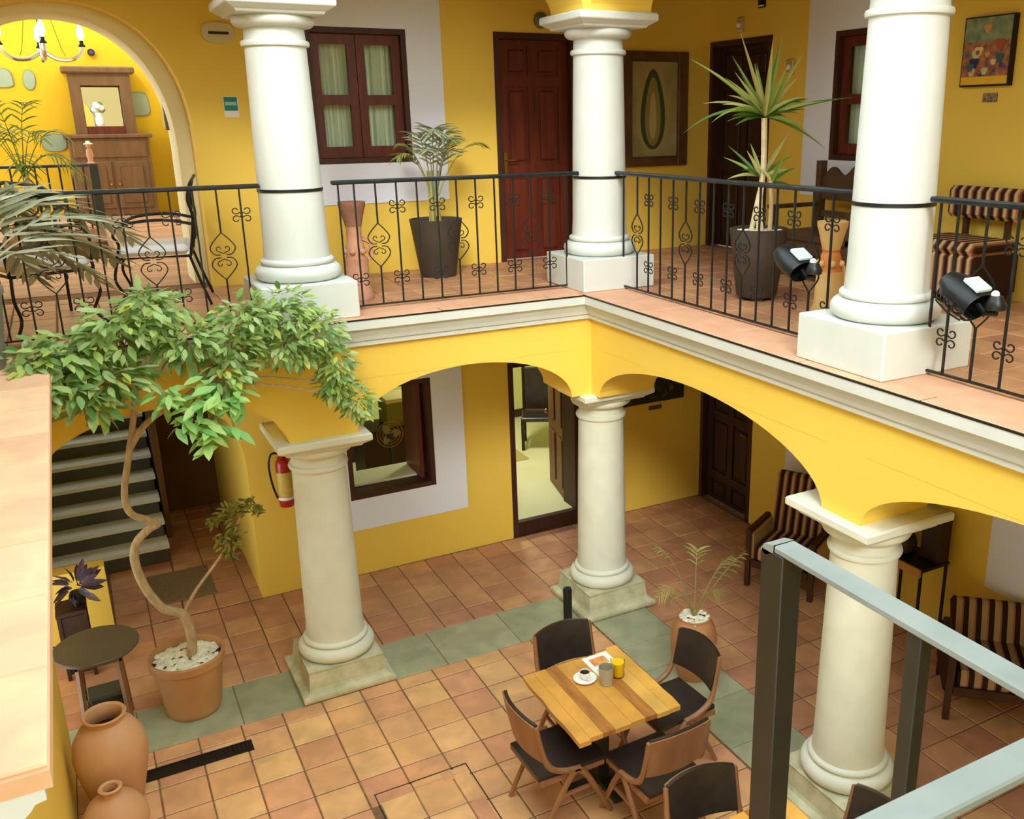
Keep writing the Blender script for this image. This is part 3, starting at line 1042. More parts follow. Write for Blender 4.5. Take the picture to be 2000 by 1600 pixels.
# ================================================================== wrought-iron balcony railings
def scroll_mesh():
    m = MB()
    for sx in (-1, 1):
        for sz in (-1, 1):
            pts = []
            for i in range(12):
                t = i / 11
                a = -PI * 0.35 + t * PI * 1.75
                r = 0.030 * (1 - 0.45 * t)
                pts.append((sx * (0.034 + r * math.sin(a) * 0.85), 0, sz * (0.026 - r * math.cos(a) * 0.75)))
            pts = [(0, 0, 0)] + pts
            m.tube(pts, 0.0045, 4)
    return m
def heart_mesh():
    m = MB()
    H = 0.17
    for sz in (1, -1):
        for sx in (-1, 1):
            pts = [(0, 0, sz * H), (sx * 0.045, 0, sz * (H - 0.045)), (sx * 0.08, 0, sz * (H - 0.09)), (sx * 0.085, 0, sz * 0.05), (sx * 0.06, 0, sz * 0.015), (sx * 0.02, 0, sz * 0.01)]
            m.tube(smooth_path(pts, 3), 0.0055, 4)
            pts2 = []
            for i in range(9):
                t = i / 8
                a = -PI / 2 + t * PI * 1.5
                r = 0.022 * (1 - 0.5 * t)
                pts2.append((sx * (0.028 + r * math.cos(a)), 0, sz * (0.055 + r * math.sin(a))))
            m.tube([(0, 0, sz * 0.02)] + pts2, 0.0045, 4)
    return m
_scroll = scroll_mesh().build('scroll', IRON); SCROLL = _scroll.data; bpy.data.objects.remove(_scroll)
_heart = heart_mesh().build('heart', IRON); HEART = _heart.data; bpy.data.objects.remove(_heart)
def bal_mesh(kind):
    m = MB()
    if kind == 'heart':
        m.box(-0.006, 0.006, -0.006, 0.006, 0.665, 0.975)
    else:
        m.box(-0.006, 0.006, -0.006, 0.006, 0.03, 0.975)
    o = m.build('baluster', IRON)
    me = o.data
    bpy.data.objects.remove(o)
    return me
BALP, BALH = bal_mesh('plain'), bal_mesh('heart')
_o = MB().box(-0.006, 0.006, -0.006, 0.006, 0.03, 0.33).build('baluster', IRON); BALF = _o.data; bpy.data.objects.remove(_o)

def railing(label, start, along, positions, kinds, length):
    """along = 'x' or 'y'; positions measured from start in +x or -y"""
    t = thing('balcony_railing', label, 'railing', (start[0], start[1], UZ), 0 if along == 'x' else -PI / 2, 'wrought-iron balcony railings')
    hr = MB().bbox(0, length, -0.028, 0.028, 0.968, 1.0, b=0.009)
    hr.build('handrail', RAILTOP, t)
    MB().box(0, length, -0.010, 0.010, 0.022, 0.034).build('bottom_rail', IRON, t)
    for p, k in zip(positions, kinds):
        b = inst('baluster', BALH if k == 'h' else BALP, t, (p, 0, 0))
        if k == 'h':
            inst('heart_ornament', HEART, b, (0, 0, 0.495))
            inst('baluster_foot', BALF, b)
        if k in ('s', 'b'):
            inst('scroll_ornament', SCROLL, b, (0, 0, 0.235), sc=(1.15, 1, 1.15))
        if k in ('s', 't'):
            inst('scroll_ornament', SCROLL, b, (0, 0, 0.785), sc=(1.15, 1, 1.15))
    return t
P1 = [0.0 + 0.165 * i for i in range(0, 13)]
railing('black wrought-iron balcony railing in front of the wooden door and the palm pot', (-2.40, -0.06), 'x', [0.05 + 0.121 * min(i, 1) + 0.166 * max(i - 1, 0) for i in range(13)], 'pbhspshspshsp', 2.12)
railing('black wrought-iron balcony railing at left in front of the yellow arch and white-cushioned chairs', (-4.78, -0.06), 'x', [0.145 + 0.157 * i for i in range(11)], 'pshspshspht', 1.86)
railing('black wrought-iron balcony railing before the striped-leaf plant and the dark wavy-backed bench', (0.0, -0.22), 'y', [0.135] + [0.18 + 0.178 * i for i in range(1, 16)], 'phspshspshspshsp', 2.92)
railing('black wrought-iron balcony railing at far right in front of the striped chair', (0.0, -3.66), 'y', [0.065] + [0.186 + 0.187 * i for i in range(16)], 'pbhspshspshspshsp', 3.2)

# spotlights clamped to the railing
def flood(label, loc, rz, mesh=False, sc=1.0):
    t = thing('railing_spotlight', label, 'spotlight', loc, rz, 'spotlights clamped on the right balcony railing')
    t.scale = (sc, sc, sc)
    # oval cowl tilted towards the courtyard
    mb = MB()
    n = 20
    rings = [(-0.19, 0.02), (-0.17, 0.07), (-0.10, 0.105), (0.0, 0.11), (0.07, 0.10)]
    vs, fs = [], []
    for x, r in rings:
        for i in range(n):
            a = 2 * PI * i / n
            vs.append((x, r * math.cos(a), r * 0.75 * math.sin(a)))
    for j in range(len(rings) - 1):
        for i in range(n):
            k = (i + 1) % n
            fs.append((j * n + i, j * n + k, (j + 1) * n + k, (j + 1) * n + i))
    fs.append(tuple(reversed(range(n))))
    mb.add(vs, fs)
    c = mb.build('lamp_housing', IRON, t, smooth=True)
    c.rotation_euler = (0, math.radians(28), 0)
    ln = MB().bbox(-0.06, 0.05, -0.055, 0.055, 0.075, 0.10, b=0.006).build('lens', mat('pale_lamp_lens', srgb(196, 216, 216), None, rough=0.15, spec=0.7), t)
    ln.rotation_euler = (0, math.radians(28), 0)
    lt = MB().lathe([(0.05, 0), (0.055, 0.02), (0.04, 0.05), (0.03, 0.07)], 14)
    q = lt.build('lamp_head', BLACKP, t, smooth=True)
    q.location = (0.16, 0.0, -0.03)
    MB().sphere((0.15, 0.0, 0.045), 0.022).build('lamp_bulb', CERAM, t, smooth=True)
    MB().tube([(0.05, 0, -0.02), (0.10, 0, -0.06), (0.17, 0, -0.05)], 0.014, 6).build('bracket', IRON, t)
    if mesh:
        g = MB()
        for i in range(7):
            a = -1.0 + 2.0 * i / 6
            g.tube([(-0.18, 0.03 * a, -0.03), (-0.1, 0.115 * a, -0.07), (0.0, 0.12 * a, -0.075), (0.08, 0.11 * a, -0.065)], 0.005, 4)
        for x in (-0.12, -0.06, 0.0, 0.06):
            g.tube([(x, 0.112 * math.cos(v), -0.02 - 0.075 * math.sin(v)) for v in [PI * k / 8 for k in range(9)]], 0.005, 4)
        go = g.build('wire_guard', IRON, t)
        go.rotation_euler = (0, math.radians(28), 0)
    return t
flood('black spotlight with bluish lens clamped on the railing beside the clay pedestal', (-0.118, -2.72, 3.69), -PI / 2)
flood('black wire-guarded spotlight clamped on the railing before the striped chair', (-0.128, -4.08, 3.69), -PI / 2, True, 1.0)

# ================================================================== near steel railing (stair landing)
t = thing('stair_railing', 'grey-topped dark steel stair railing closest to the camera at lower right', 'railing', (-2.19, -5.06, 1.78))
RZ = 3.2 - 1.78
m = MB()
# handrail running back towards the viewer, with rounded drop at the far end
m.bbox(-0.045, 0.045, -3.6, -0.02, RZ - 0.028, RZ, b=0.006)
m.build('handrail', GREYSTEEL, t, label='flat light grey handrail')
MB().add([(-0.045, -0.02, RZ), (0.045, -0.02, RZ), (0.045, 0.03, RZ - 0.012), (-0.045, 0.03, RZ - 0.012), (0.045, 0.05, RZ - 0.04), (-0.045, 0.05, RZ - 0.04), (-0.045, -0.02, RZ - 0.028), (0.045, -0.02, RZ - 0.028), (0.045, 0.02, RZ - 0.05), (-0.045, 0.02, RZ - 0.05)],
         [(0, 1, 2, 3), (3, 2, 4, 5), (6, 9, 8, 7), (5, 4, 8, 9), (1, 7, 8, 4, 2), (0, 3, 5, 9, 6)]).build('handrail_end', GREYSTEEL, t)
m = MB().bbox(-1.75, -0.05, -1.21, -1.12, RZ - 0.028, RZ, b=0.006)
m.build('handrail', GREYSTEEL, t)
for y, w, hx in ((0.045, 0.115, 0.045), (-0.60, 0.055, 0.026), (-1.10, 0.05, 0.026), (-1.8, 0.05, 0.026)):
    MB().bbox(-hx, hx, y - w, y, 0, RZ - 0.028, b=0.004).build('post', DARKSTEEL, t)
for x in (-0.75, -1.6):
    MB().bbox(x - 0.03, x + 0.03, -1.19, -1.14, 0, RZ - 0.028, b=0.004).build('post', DARKSTEEL, t)
MB().box(-1.8, 0.05, -3.7, -1.0, -0.2, 0.0).box(-0.05, 0.05, -1.0, 0.02, -0.2, 0.0).build('landing', WHITE, t)
MB().box(-1.0, -0.9, -2.2, -2.1, -1.78, -0.2).build('landing_support', DARKSTEEL, t)

# ================================================================== drain grate, access hatch
m = MB()
m.box(-4.34, -3.54, -0.745, -0.61, 0.0005, 0.006)
t = thing('drain_grate', 'long black drain grate set in the courtyard tiles by the clay jars', 'drain', (0, 0, 0))
MB().box(-4.34, -3.54, -0.745, -0.735, 0.001, 0.010).box(-4.34, -3.54, -0.62, -0.61, 0.001, 0.010).build('grate_frame', BLACKP, t)
for i in range(26):
    x = -4.33 + i * 0.0308
    MB().box(x, x + 0.018, -0.735, -0.62, 0.001, 0.008).build('grate_bar', BLACKP, t)
MB().box(-4.34, -3.54, -0.735, -0.62, -0.0005, 0.002).build('grate_tray', BLACKP, t)
hatch = thing('access_hatch', 'square tiled access hatch with thin metal frame in the courtyard floor', 'hatch', (0, 0, 0))
fr = MB()
for r in ((HX0, HX1, HY1 - 0.008, HY1), (HX0, HX1, HY0, HY0 + 0.008), (HX0, HX0 + 0.008, HY0, HY1), (HX1 - 0.008, HX1, HY0, HY1)):
    fr.box(r[0], r[1], r[2], r[3], -0.012, 0.004)
fr.build('hatch_frame', mat('dull_steel_frame', srgb(70, 58, 46), None, rough=0.5, metal=0.3), hatch)
MB().box(HX0, HX1, HY0, HY1, -0.014, -0.005).build('hatch_bed', GROUT, hatch)
yy = [HY1 - 0.012, HY1 - 0.075, HY1 - 0.40, HY0 + 0.012]
xx = [HX0 + 0.012, HX0 + 0.27, HX0 + 0.56, HX1 - 0.012]
for a, b in zip(xx, xx[1:]):
    for c, d in zip(yy, yy[1:]):
        inst('tile', tile_mesh(b - a - 0.008, c - d - 0.008, 0.012, TILE), hatch, ((a + b) / 2, (c + d) / 2, -0.011))

# ================================================================== dining tables and chairs
def dining_table(label, cx, cy, w, d, seed, notch=True):
    t = thing('dining_table', label, 'table', (cx, cy, 0))
    r = random.Random(seed)
    n = 8
    ws = [0.085, 0.10, 0.09, 0.13, 0.11, 0.09, 0.10, 0.095]
    k = w / sum(ws)
    x = -w / 2
    for i in range(n):
        pw = ws[i] * k
        ya = -d / 2 + r.uniform(-0.006, 0.006)
        yb = d / 2 + r.uniform(-0.006, 0.006)
        if i == 0 and notch:
            ya, yb = -d / 2 - 0.02, d / 2 + 0.0
        if i == n - 1 and notch:
            ya, yb = -d / 2 + 0.0, d / 2 + 0.03
        mt = PLANKD if i in (2, 5) else PLANKS
        # slightly wavy live edge on the outer planks
        nseg = 8
        vs, fs = [], []
        for j in range(nseg + 1):
            y = ya + (yb - ya) * j / nseg
            wl = r.uniform(-0.008, 0.004) if i == 0 else 0
            wr = r.uniform(-0.004, 0.008) if i == n - 1 else 0
            for (px, pz) in ((x + 0.001 + wl, 0.715), (x + pw - 0.001 + wr, 0.715), (x + pw - 0.001 + wr, 0.75), (x + 0.001 + wl, 0.75)):
                vs.append((px, y, pz))
        for j in range(nseg):
            for q in range(4):
                q2 = (q + 1) % 4
                fs.append((j * 4 + q, j * 4 + q2, j * 4 + 4 + q2, j * 4 + 4 + q))
        fs.append((0, 3, 2, 1))
        fs.append(tuple(nseg * 4 + q for q in range(4)))
        MB().add(vs, fs).build('plank', mt, t)
        x += pw
    for sy in (-1, 1):
        MB().box(-w / 2 + 0.06, w / 2 - 0.06, sy * (d / 2 - 0.12) - 0.025, sy * (d / 2 - 0.12) + 0.025, 0.675, 0.715).build('table_rail', DARKSTEEL, t)
    MB().bbox(-0.05, 0.05, -0.05, 0.05, 0.03, 0.69, b=0.006).build('table_post', DARKSTEEL, t)
    MB().bbox(-0.28, 0.28, -0.04, 0.04, 0.0, 0.035, b=0.006).bbox(-0.04, 0.04, -0.28, 0.28, 0.0, 0.035, b=0.006).build('table_foot', DARKSTEEL, t)
    MB().box(-w / 2 + 0.08, w / 2 - 0.08, -0.03, 0.03, 0.672, 0.712).build('table_rail', DARKSTEEL, t)
    return t
dining_table('square plank-topped wooden dining table set with coffee and juice', -1.40, -2.36, 0.80, 0.86, 3)
dining_table('yellow wooden dining table mostly cut off by the lower picture edge', -1.38, -4.25, 0.80, 0.86, 8, False)

def make_chair():
    t = thing('dining_chair', 'x', 'chair', (0, 0, 0), 0, 'black leather and walnut dining chairs')
    # seat cushion (front = +y)
    nx, ny = 6, 6
    vs, fs = [], []
    for j in range(ny + 1):
        for i in range(nx + 1):
            u, v = i / nx * 2 - 1, j / ny * 2 - 1
            wx = 0.215 + 0.02 * (v + 1) / 2
            e = max(abs(u), abs(v))
            z = 0.475 - 0.014 * e ** 4 - 0.010 * (1 - u * u) * (1 - v * v)
            vs.append((u * wx, -0.27 + (v + 1) / 2 * 0.51, z))
    N = len(vs)
    for j in range(ny + 1):
        for i in range(nx + 1):
            p = vs[j * (nx + 1) + i]
            vs.append((p[0], p[1], 0.43))
    for j in range(ny):
        for i in range(nx):
            a = j * (nx + 1) + i
            fs.append((a, a + 1, a + nx + 2, a + nx + 1))
            fs.append((N + a, N + a + nx + 1, N + a + nx + 2, N + a + 1))
    ring = [i for i in range(nx + 1)] + [j * (nx + 1) + nx for j in range(1, ny + 1)] + [ny * (nx + 1) + i for i in range(nx - 1, -1, -1)] + [j * (nx + 1) for j in range(ny - 1, 0, -1)]
    for a, b in zip(ring, ring[1:] + ring[:1]):
        fs.append((a, N + a, N + b, b))
    MB().add(vs, fs).build('seat', LEATHER, t, smooth=True, label='black leather seat cushion')
    # seat frame
    MB().box(-0.215, 0.215, -0.26, -0.235, 0.395, 0.432).box(-0.225, 0.225, 0.20, 0.225, 0.395, 0.432).box(-0.235, -0.21, -0.26, 0.225, 0.395, 0.432).box(0.21, 0.235, -0.26, 0.225, 0.395, 0.432).build('seat_frame', CHAIRW, t)
    for s in (-1, 1):
        x = s * 0.245
        # rear leg
        MB().tube(smooth_path([(x, -0.27, 0.0), (x, -0.17, 0.2), (x, -0.05, 0.40), (x, 0.0, 0.455)], 3), [0.018] * 4 + [0.022] * 6, 6).build('leg', CHAIRW, t, smooth=True)
        # front leg
        MB().tube(smooth_path([(x, 0.27, 0.0), (x, 0.17, 0.2), (x, 0.07, 0.39), (x, 0.0, 0.455)], 3), [0.018] * 4 + [0.022] * 6, 6).build('leg', CHAIRW, t, smooth=True)
        # back upright sweeping from the joint
        MB().tube(smooth_path([(x, 0.03, 0.45), (x, -0.10, 0.475), (x, -0.20, 0.54), (x * 0.985, -0.25, 0.68), (x * 0.96, -0.285, 0.87)], 4), [0.022] * 10 + [0.018] * 7, 6).build('back_post', CHAIRW, t, smooth=True)
        MB().box(x - 0.01 if s > 0 else x - 0.01, x + 0.01, -0.10, 0.10, 0.27, 0.29).build('stretcher', CHAIRW, t)
    # curved back: leather pad in front, wooden shell behind
    def back(z0, z1, off, th, nn=10, inset=0.0):
        vs, fs = [], []
        for k, z in enumerate((z0, (z0 + z1) / 2, z1)):
            for i in range(nn + 1):
                u = i / nn * 2 - 1
                x = u * (0.235 - inset)
                yb = -0.215 - 0.20 * (z - 0.54) - 0.045 * (1 - u * u)
                zz = z + (0.022 * (1 - u * u) if k == 2 else 0)
                vs.append((x, yb + off, zz))
                vs.append((x, yb + off - th, zz))
        w = 2 * (nn + 1)
        for k in range(2):
            for i in range(nn):
                a = k * w + 2 * i
                fs.append((a, a + 2, a + w + 2, a + w))
                fs.append((a + 1, a + w + 1, a + w + 3, a + 3))
        for i in range(nn):
            fs.append((2 * i, 2 * i + 1, 2 * i + 3, 2 * i + 2))
            a = 2 * w + 2 * i
            fs.append((a, a + 2, a + 3, a + 1))
        for i in (0, nn):
            for k in range(2):
                a = k * w + 2 * i
                fs.append((a, a + w, a + w + 1, a + 1))
        return MB().add(vs, fs)
    back(0.60, 0.885, 0.012, 0.024, inset=0.008).build('backrest', LEATHER, t, smooth=True, label='curved black leather back pad')
    back(0.59, 0.88, -0.013, 0.012).build('back_shell', CHAIRW, t, smooth=True, label='curved walnut back shell')
    return t
ch = make_chair()
ch.location = (-1.33, -1.95, 0)
ch.rotation_euler = (0, 0, PI + 0.02)
ch['label'] = 'black leather dining chair at the far side of the plank table, by the corner column'
copy_tree(ch, (-0.825, -2.37, 0), PI / 2 + 0.06, 'black leather dining chair at right of the plank table, beside the clay urn')
copy_tree(ch, (-1.765, -2.43, 0), -PI / 2 + 0.02, 'dining chair at left of the plank table, its wooden back turned to the drain side')
copy_tree(ch, (-1.275, -2.87, 0), 0.04, 'dining chair at the near side of the plank table with wooden back shell facing us')
copy_tree(ch, (-1.42, -3.86, 0), PI - 0.08, 'black leather dining chair cut off at the bottom edge, left of the thick steel post')
copy_tree(ch, (-0.94, -4.33, 0), PI / 2 + 0.03, 'black leather dining chair in front of the right column base, behind the steel railing')

# on the table
t = thing('coffee_cup', 'white cup of black coffee on the plank table', 'cup', (-1.425, -2.19, 0.762))
MB().lathe([(0.022, 0.0), (0.026, 0.004), (0.036, 0.03), (0.040, 0.055), (0.037, 0.055), (0.033, 0.03), (0.02, 0.008)], 20, cap1=True).build('cup_body', CERAM, t, smooth=True)
MB().lathe([(0.0355, 0.046), (0.0355, 0.047)], 20).build('coffee', COFFEE, t, label='black coffee surface')
MB().tube([(0.0, -0.036, 0.045), (0.0, -0.058, 0.042), (0.0, -0.06, 0.022), (0.0, -0.034, 0.014)], 0.005, 5).build('cup_handle', CERAM, t)
sau = tag(MB().lathe([(0.045, 0.0), (0.05, 0.003), (0.085, 0.014), (0.085, 0.017), (0.05, 0.007), (0.0, 0.0065)], 26, cap1=False).build('saucer', CERAM, smooth=True), 'white saucer under the coffee cup', 'saucer')
sau.location = (-1.425, -2.19, 0.7505)
t = thing('glass_tumbler', 'smoky grey glass tumbler between coffee and orange juice', 'glass', (-1.315, -2.305, 0.7505))
MB().lathe([(0.046, 0), (0.050, 0.004), (0.054, 0.135), (0.051, 0.135), (0.045, 0.008), (0.0, 0.007)], 20, cap1=False).build('tumbler_body', mat('frosted_grey_glass', srgb(160, 152, 128), srgb(178, 170, 146), scale=3, rough=0.25), t, smooth=True)
t = thing('juice_glass', 'glass of orange juice beside the menu card', 'glass', (-1.195, -2.265, 0.7505))
MB().lathe([(0.044, 0), (0.047, 0.004), (0.053, 0.135)], 20, cap1=False).build('glass_body', GLASSC, t, smooth=True)
MB().lathe([(0.0425, 0.009), (0.0485, 0.115)], 20).build('juice', JUICE, t, smooth=True)
mc = MB().box(-0.15, 0.15, -0.105, 0.105, 0, 0.003)
t = thing('menu_card', 'white illustrated menu card on the plank table', 'menu', (-1.215, -2.085, 0.7503), 0.02)
MB().box(-0.105, 0.105, -0.14, 0.14, 0, 0.003).build('card', PAPERW, t)
MENU = mat('menu_picture_print', srgb(238, 190, 110), srgb(206, 110, 60), scale=14, rough=0.6)
MB().box(-0.07, 0.06, 0.0, 0.10, 0.003, 0.0036).build('card_picture', MENU, t)
MB().box(0.0, 0.075, -0.10, -0.02, 0.003, 0.0036).build('card_picture', mat('menu_yellow_print', srgb(250, 200, 70), srgb(246, 226, 150), scale=10, rough=0.6), t)
m = MB()
for i in range(4):
    m.box(-0.08, -0.02, -0.05 - i * 0.02, -0.044 - i * 0.02, 0.003, 0.0035)
m.build('card_text', mat('menu_grey_print', srgb(150, 150, 150), None), t, kind='stuff')

# small bollard lamp by the corner column
t = thing('bollard_lamp', 'small black bollard lamp at the foot of the corner column', 'lamp', (-0.60, -0.33, 0))
MB().lathe([(0.095, 0), (0.1, 0.008), (0.095, 0.02), (0.06, 0.028), (0.042, 0.05)], 20).build('lamp_base', IRON, t, smooth=True)
MB().lathe([(0.042, 0.03), (0.042, 0.36), (0.04, 0.37)], 20).build('lamp_post', IRON, t, smooth=True)
MB().lathe([(0.044, 0.365), (0.044, 0.385), (0.035, 0.405), (0.012, 0.415)], 20).build('lamp_cap', IRON, t, smooth=True)

# ================================================================== clay vessels
def jar(name, label, loc, prof, inner, material, n=36):
    t = thing(name, label, 'jar', loc)
    MB().lathe(prof, n, cap1=False).build('jar_body', material, t, smooth=True)
    MB().lathe([(inner, prof[-1][1] - 0.10), (0.001, prof[-1][1] - 0.11)], n, cap0=False, cap1=False).build('jar_inside', mat('dark_jar_inside', srgb(58, 36, 24), None, rough=0.9), t)
    return t
jar('clay_jar', 'tall pale clay jar with wide mouth beside the round table', (-4.475, -0.93, 0),
    [(0.12, 0), (0.15, 0.03), (0.185, 0.18), (0.225, 0.36), (0.238, 0.47), (0.222, 0.58), (0.175, 0.665), (0.135, 0.695), (0.118, 0.715), (0.124, 0.745), (0.14, 0.765), (0.134, 0.775), (0.115, 0.765), (0.105, 0.74), (0.105, 0.69), (0.13, 0.64)], 0.12, JAR)
jar('clay_jar', 'small round clay jar with narrow neck in front of the tall jar', (-4.50, -1.33, 0),
    [(0.09, 0), (0.12, 0.02), (0.18, 0.10), (0.205, 0.19), (0.195, 0.27), (0.15, 0.345), (0.085, 0.39), (0.055, 0.405), (0.052, 0.425), (0.068, 0.45), (0.074, 0.462), (0.062, 0.47), (0.046, 0.46), (0.040, 0.43), (0.042, 0.40), (0.07, 0.37)], 0.05, JAR)

# round side table beside the jars
t = thing('side_table', 'round dark side table with wooden legs beside the clay jar', 'table', (-4.49, 0.13, 0))
MB().lathe([(0.285, 0.715), (0.305, 0.72), (0.308, 0.735), (0.30, 0.745)], 40).build('table_top', mat('dark_table_top', srgb(84, 76, 58), srgb(96, 86, 68), scale=3, rough=0.5), t, smooth=True)
for a in range(4):
    an = PI / 4 + a * PI / 2
    x, y = 0.2 * math.cos(an), 0.2 * math.sin(an)
    MB().bar((x * 1.12, y * 1.12, 0), (x * 0.95, y * 0.95, 0.715), 0.035, 0.035, (math.cos(an), math.sin(an), 0)).build('leg', mat('side_table_wood', srgb(120, 84, 50), srgb(140, 100, 62), scale=5, rough=0.5), t)
MB().box(-0.17, 0.17, -0.17, 0.17, 0.15, 0.17).build('shelf', MATS['side_table_wood'], t)
MB().box(-0.16, 0.16, -0.16, -0.145, 0.64, 0.715).box(-0.16, 0.16, 0.145, 0.16, 0.64, 0.715).box(-0.16, -0.145, -0.16, 0.16, 0.64, 0.715).box(0.145, 0.16, -0.16, 0.16, 0.64, 0.715).build('apron', MATS['side_table_wood'], t)
rb = random.Random(6)
for i in range(5):
    bk = MB().bbox(-0.12 + rb.uniform(-0.015, 0.015), 0.12 + rb.uniform(-0.015, 0.015), -0.09, 0.09, 0, 0.035, b=0.003).build('book', mat('dark_book_cover_%d' % (i % 3), [srgb(40, 44, 40), srgb(74, 74, 58), srgb(52, 40, 30)][i % 3], None, rough=0.6))
    bk.location = (-4.49, 0.13, 0.1705 + i * 0.0355)
    bk.rotation_euler = (0, 0, rb.uniform(-0.3, 0.3))
    tag(bk, ['lowest dark book', 'second dark book from the bottom', 'middle brown book', 'second dark book from the top', 'topmost dark book'][i] + ' in the pile under the round side table', 'book', 'books under the side table')

# dark stand with a dried purple flower arrangement
t = thing('plant_stand', 'dark brown wooden stand behind the round side table', 'stand', (-4.66, 1.15, 0))
MB().bbox(-0.12, 0.12, -0.14, 0.14, 0.60, 0.64, b=0.006).build('stand_top', DOORDK, t)
for sx in (-1, 1):
    for sy in (-1, 1):
        MB().box(sx * 0.10 - 0.015, sx * 0.10 + 0.015, sy * 0.12 - 0.015, sy * 0.12 + 0.015, 0, 0.60).build('leg', DOORDK, t)
MB().box(-0.1, 0.1, -0.12, 0.12, 0.05, 0.59).build('stand_panel', DOORDK, t)
t = thing('dried_flowers', 'dark purple dried flower arrangement in a small pot by the stairs', 'flowers', (-4.60, 1.15, 0.641))
MB().lathe([(0.05, 0), (0.07, 0.05), (0.06, 0.1), (0.05, 0.12)], 16).build('flower_pot', BLACKP, t, smooth=True)
DRY = mat_leaf('dried_purple_petal', [srgb(58, 44, 58), srgb(92, 68, 84), srgb(44, 42, 60), srgb(120, 92, 84)], trans=0.05)
rd = random.Random(12)
for i in range(34):
    a, e = rd.uniform(0, 2 * PI), rd.uniform(-0.7, 1.1)
    d = Vector((math.cos(a) * math.cos(e), math.sin(a) * math.cos(e), math.sin(e)))
    p = Vector((0, 0, 0.16)) + d * 0.05
    MB().leaf(p, d, (d.y, -d.x, 0.6), rd.uniform(0.12, 0.2), 0.06, 0.3).build('petal', DRY, t)

# ================================================================== staircase in the passage
t = thing('staircase', 'staircase with grey treads and dark risers rising behind the lower left arch', 'stairs', (0, 0, 0))
for i in range(11):
    y = 3.1 + 0.27 * i
    z = 0.19 + 0.18 * i
    MB().box(-4.92, -3.76, y + 0.02, y + 0.05, z - 0.19, z - 0.04).build('riser', STAIRR, t)
    MB().box(-4.92, -3.74, y, y + 0.30, z - 0.04, z).build('tread', STAIRT, t)
m = MB()
pts = [(3.16, 0)]
for i in range(11):
    pts += [(3.16 + 0.27 * i, 0.145 + 0.18 * i), (3.16 + 0.27 * (i + 1), 0.145 + 0.18 * i)]
pts += [(3.16 + 0.27 * 11, 0)]
m.prism(pts, -4.9, -3.77, 'x')
m.build('stair_carcass', STAIRR, t)

dm = tag(MB().bbox(-0.30, 0.30, -0.36, 0.36, 0, 0.012, b=0.004).build('doormat', mat('coarse_doormat', srgb(122, 104, 76), srgb(150, 132, 98), scale=60, rough=0.95, bump=0.4)), 'coarse grey-brown doormat at the foot of the stairs', 'doormat')
dm.location = (-3.72, 2.42, 0.002)

# ================================================================== fire extinguisher
t = thing('fire_extinguisher', 'red fire extinguisher with pale label hanging on the yellow wall', 'extinguisher', (-2.70, BW - 0.10, 0.98))
MB().lathe([(0.065, 0.0), (0.072, 0.01), (0.074, 0.05), (0.074, 0.42), (0.066, 0.465), (0.045, 0.495), (0.026, 0.51), (0.026, 0.535)], 22).build('cylinder', RED, t, smooth=True)
MB().lathe([(0.0745, 0.11), (0.0755, 0.112), (0.0755, 0.36), (0.0745, 0.362)], 22, cap0=False, cap1=False).build('label_band', mat('extinguisher_label', srgb(206, 176, 70), srgb(220, 196, 110), scale=18, rough=0.5), t, smooth=True)
MB().lathe([(0.0748, 0.075), (0.0752, 0.076), (0.0752, 0.105), (0.0748, 0.106)], 22, cap0=False, cap1=False).build('label_strip', PAPERW, t, smooth=True)
MB().bbox(-0.03, 0.03, -0.03, 0.03, 0.53, 0.575, b=0.006).bar((0, -0.02, 0.58), (0.02, -0.13, 0.62), 0.02, 0.012).bar((0, -0.02, 0.56), (0.02, -0.12, 0.555), 0.02, 0.012).build('valve', BLACKP, t)
MB().tube(smooth_path([(-0.03, 0, 0.55), (-0.10, -0.02, 0.56), (-0.135, -0.02, 0.45), (-0.12, -0.02, 0.25), (-0.085, -0.02, 0.10)], 4), 0.011, 6).build('hose', BLACKP, t, smooth=True)
MB().box(-0.03, 0.03, 0.07, 0.1, 0.30, 0.48).build('wall_bracket', BLACKP, t)

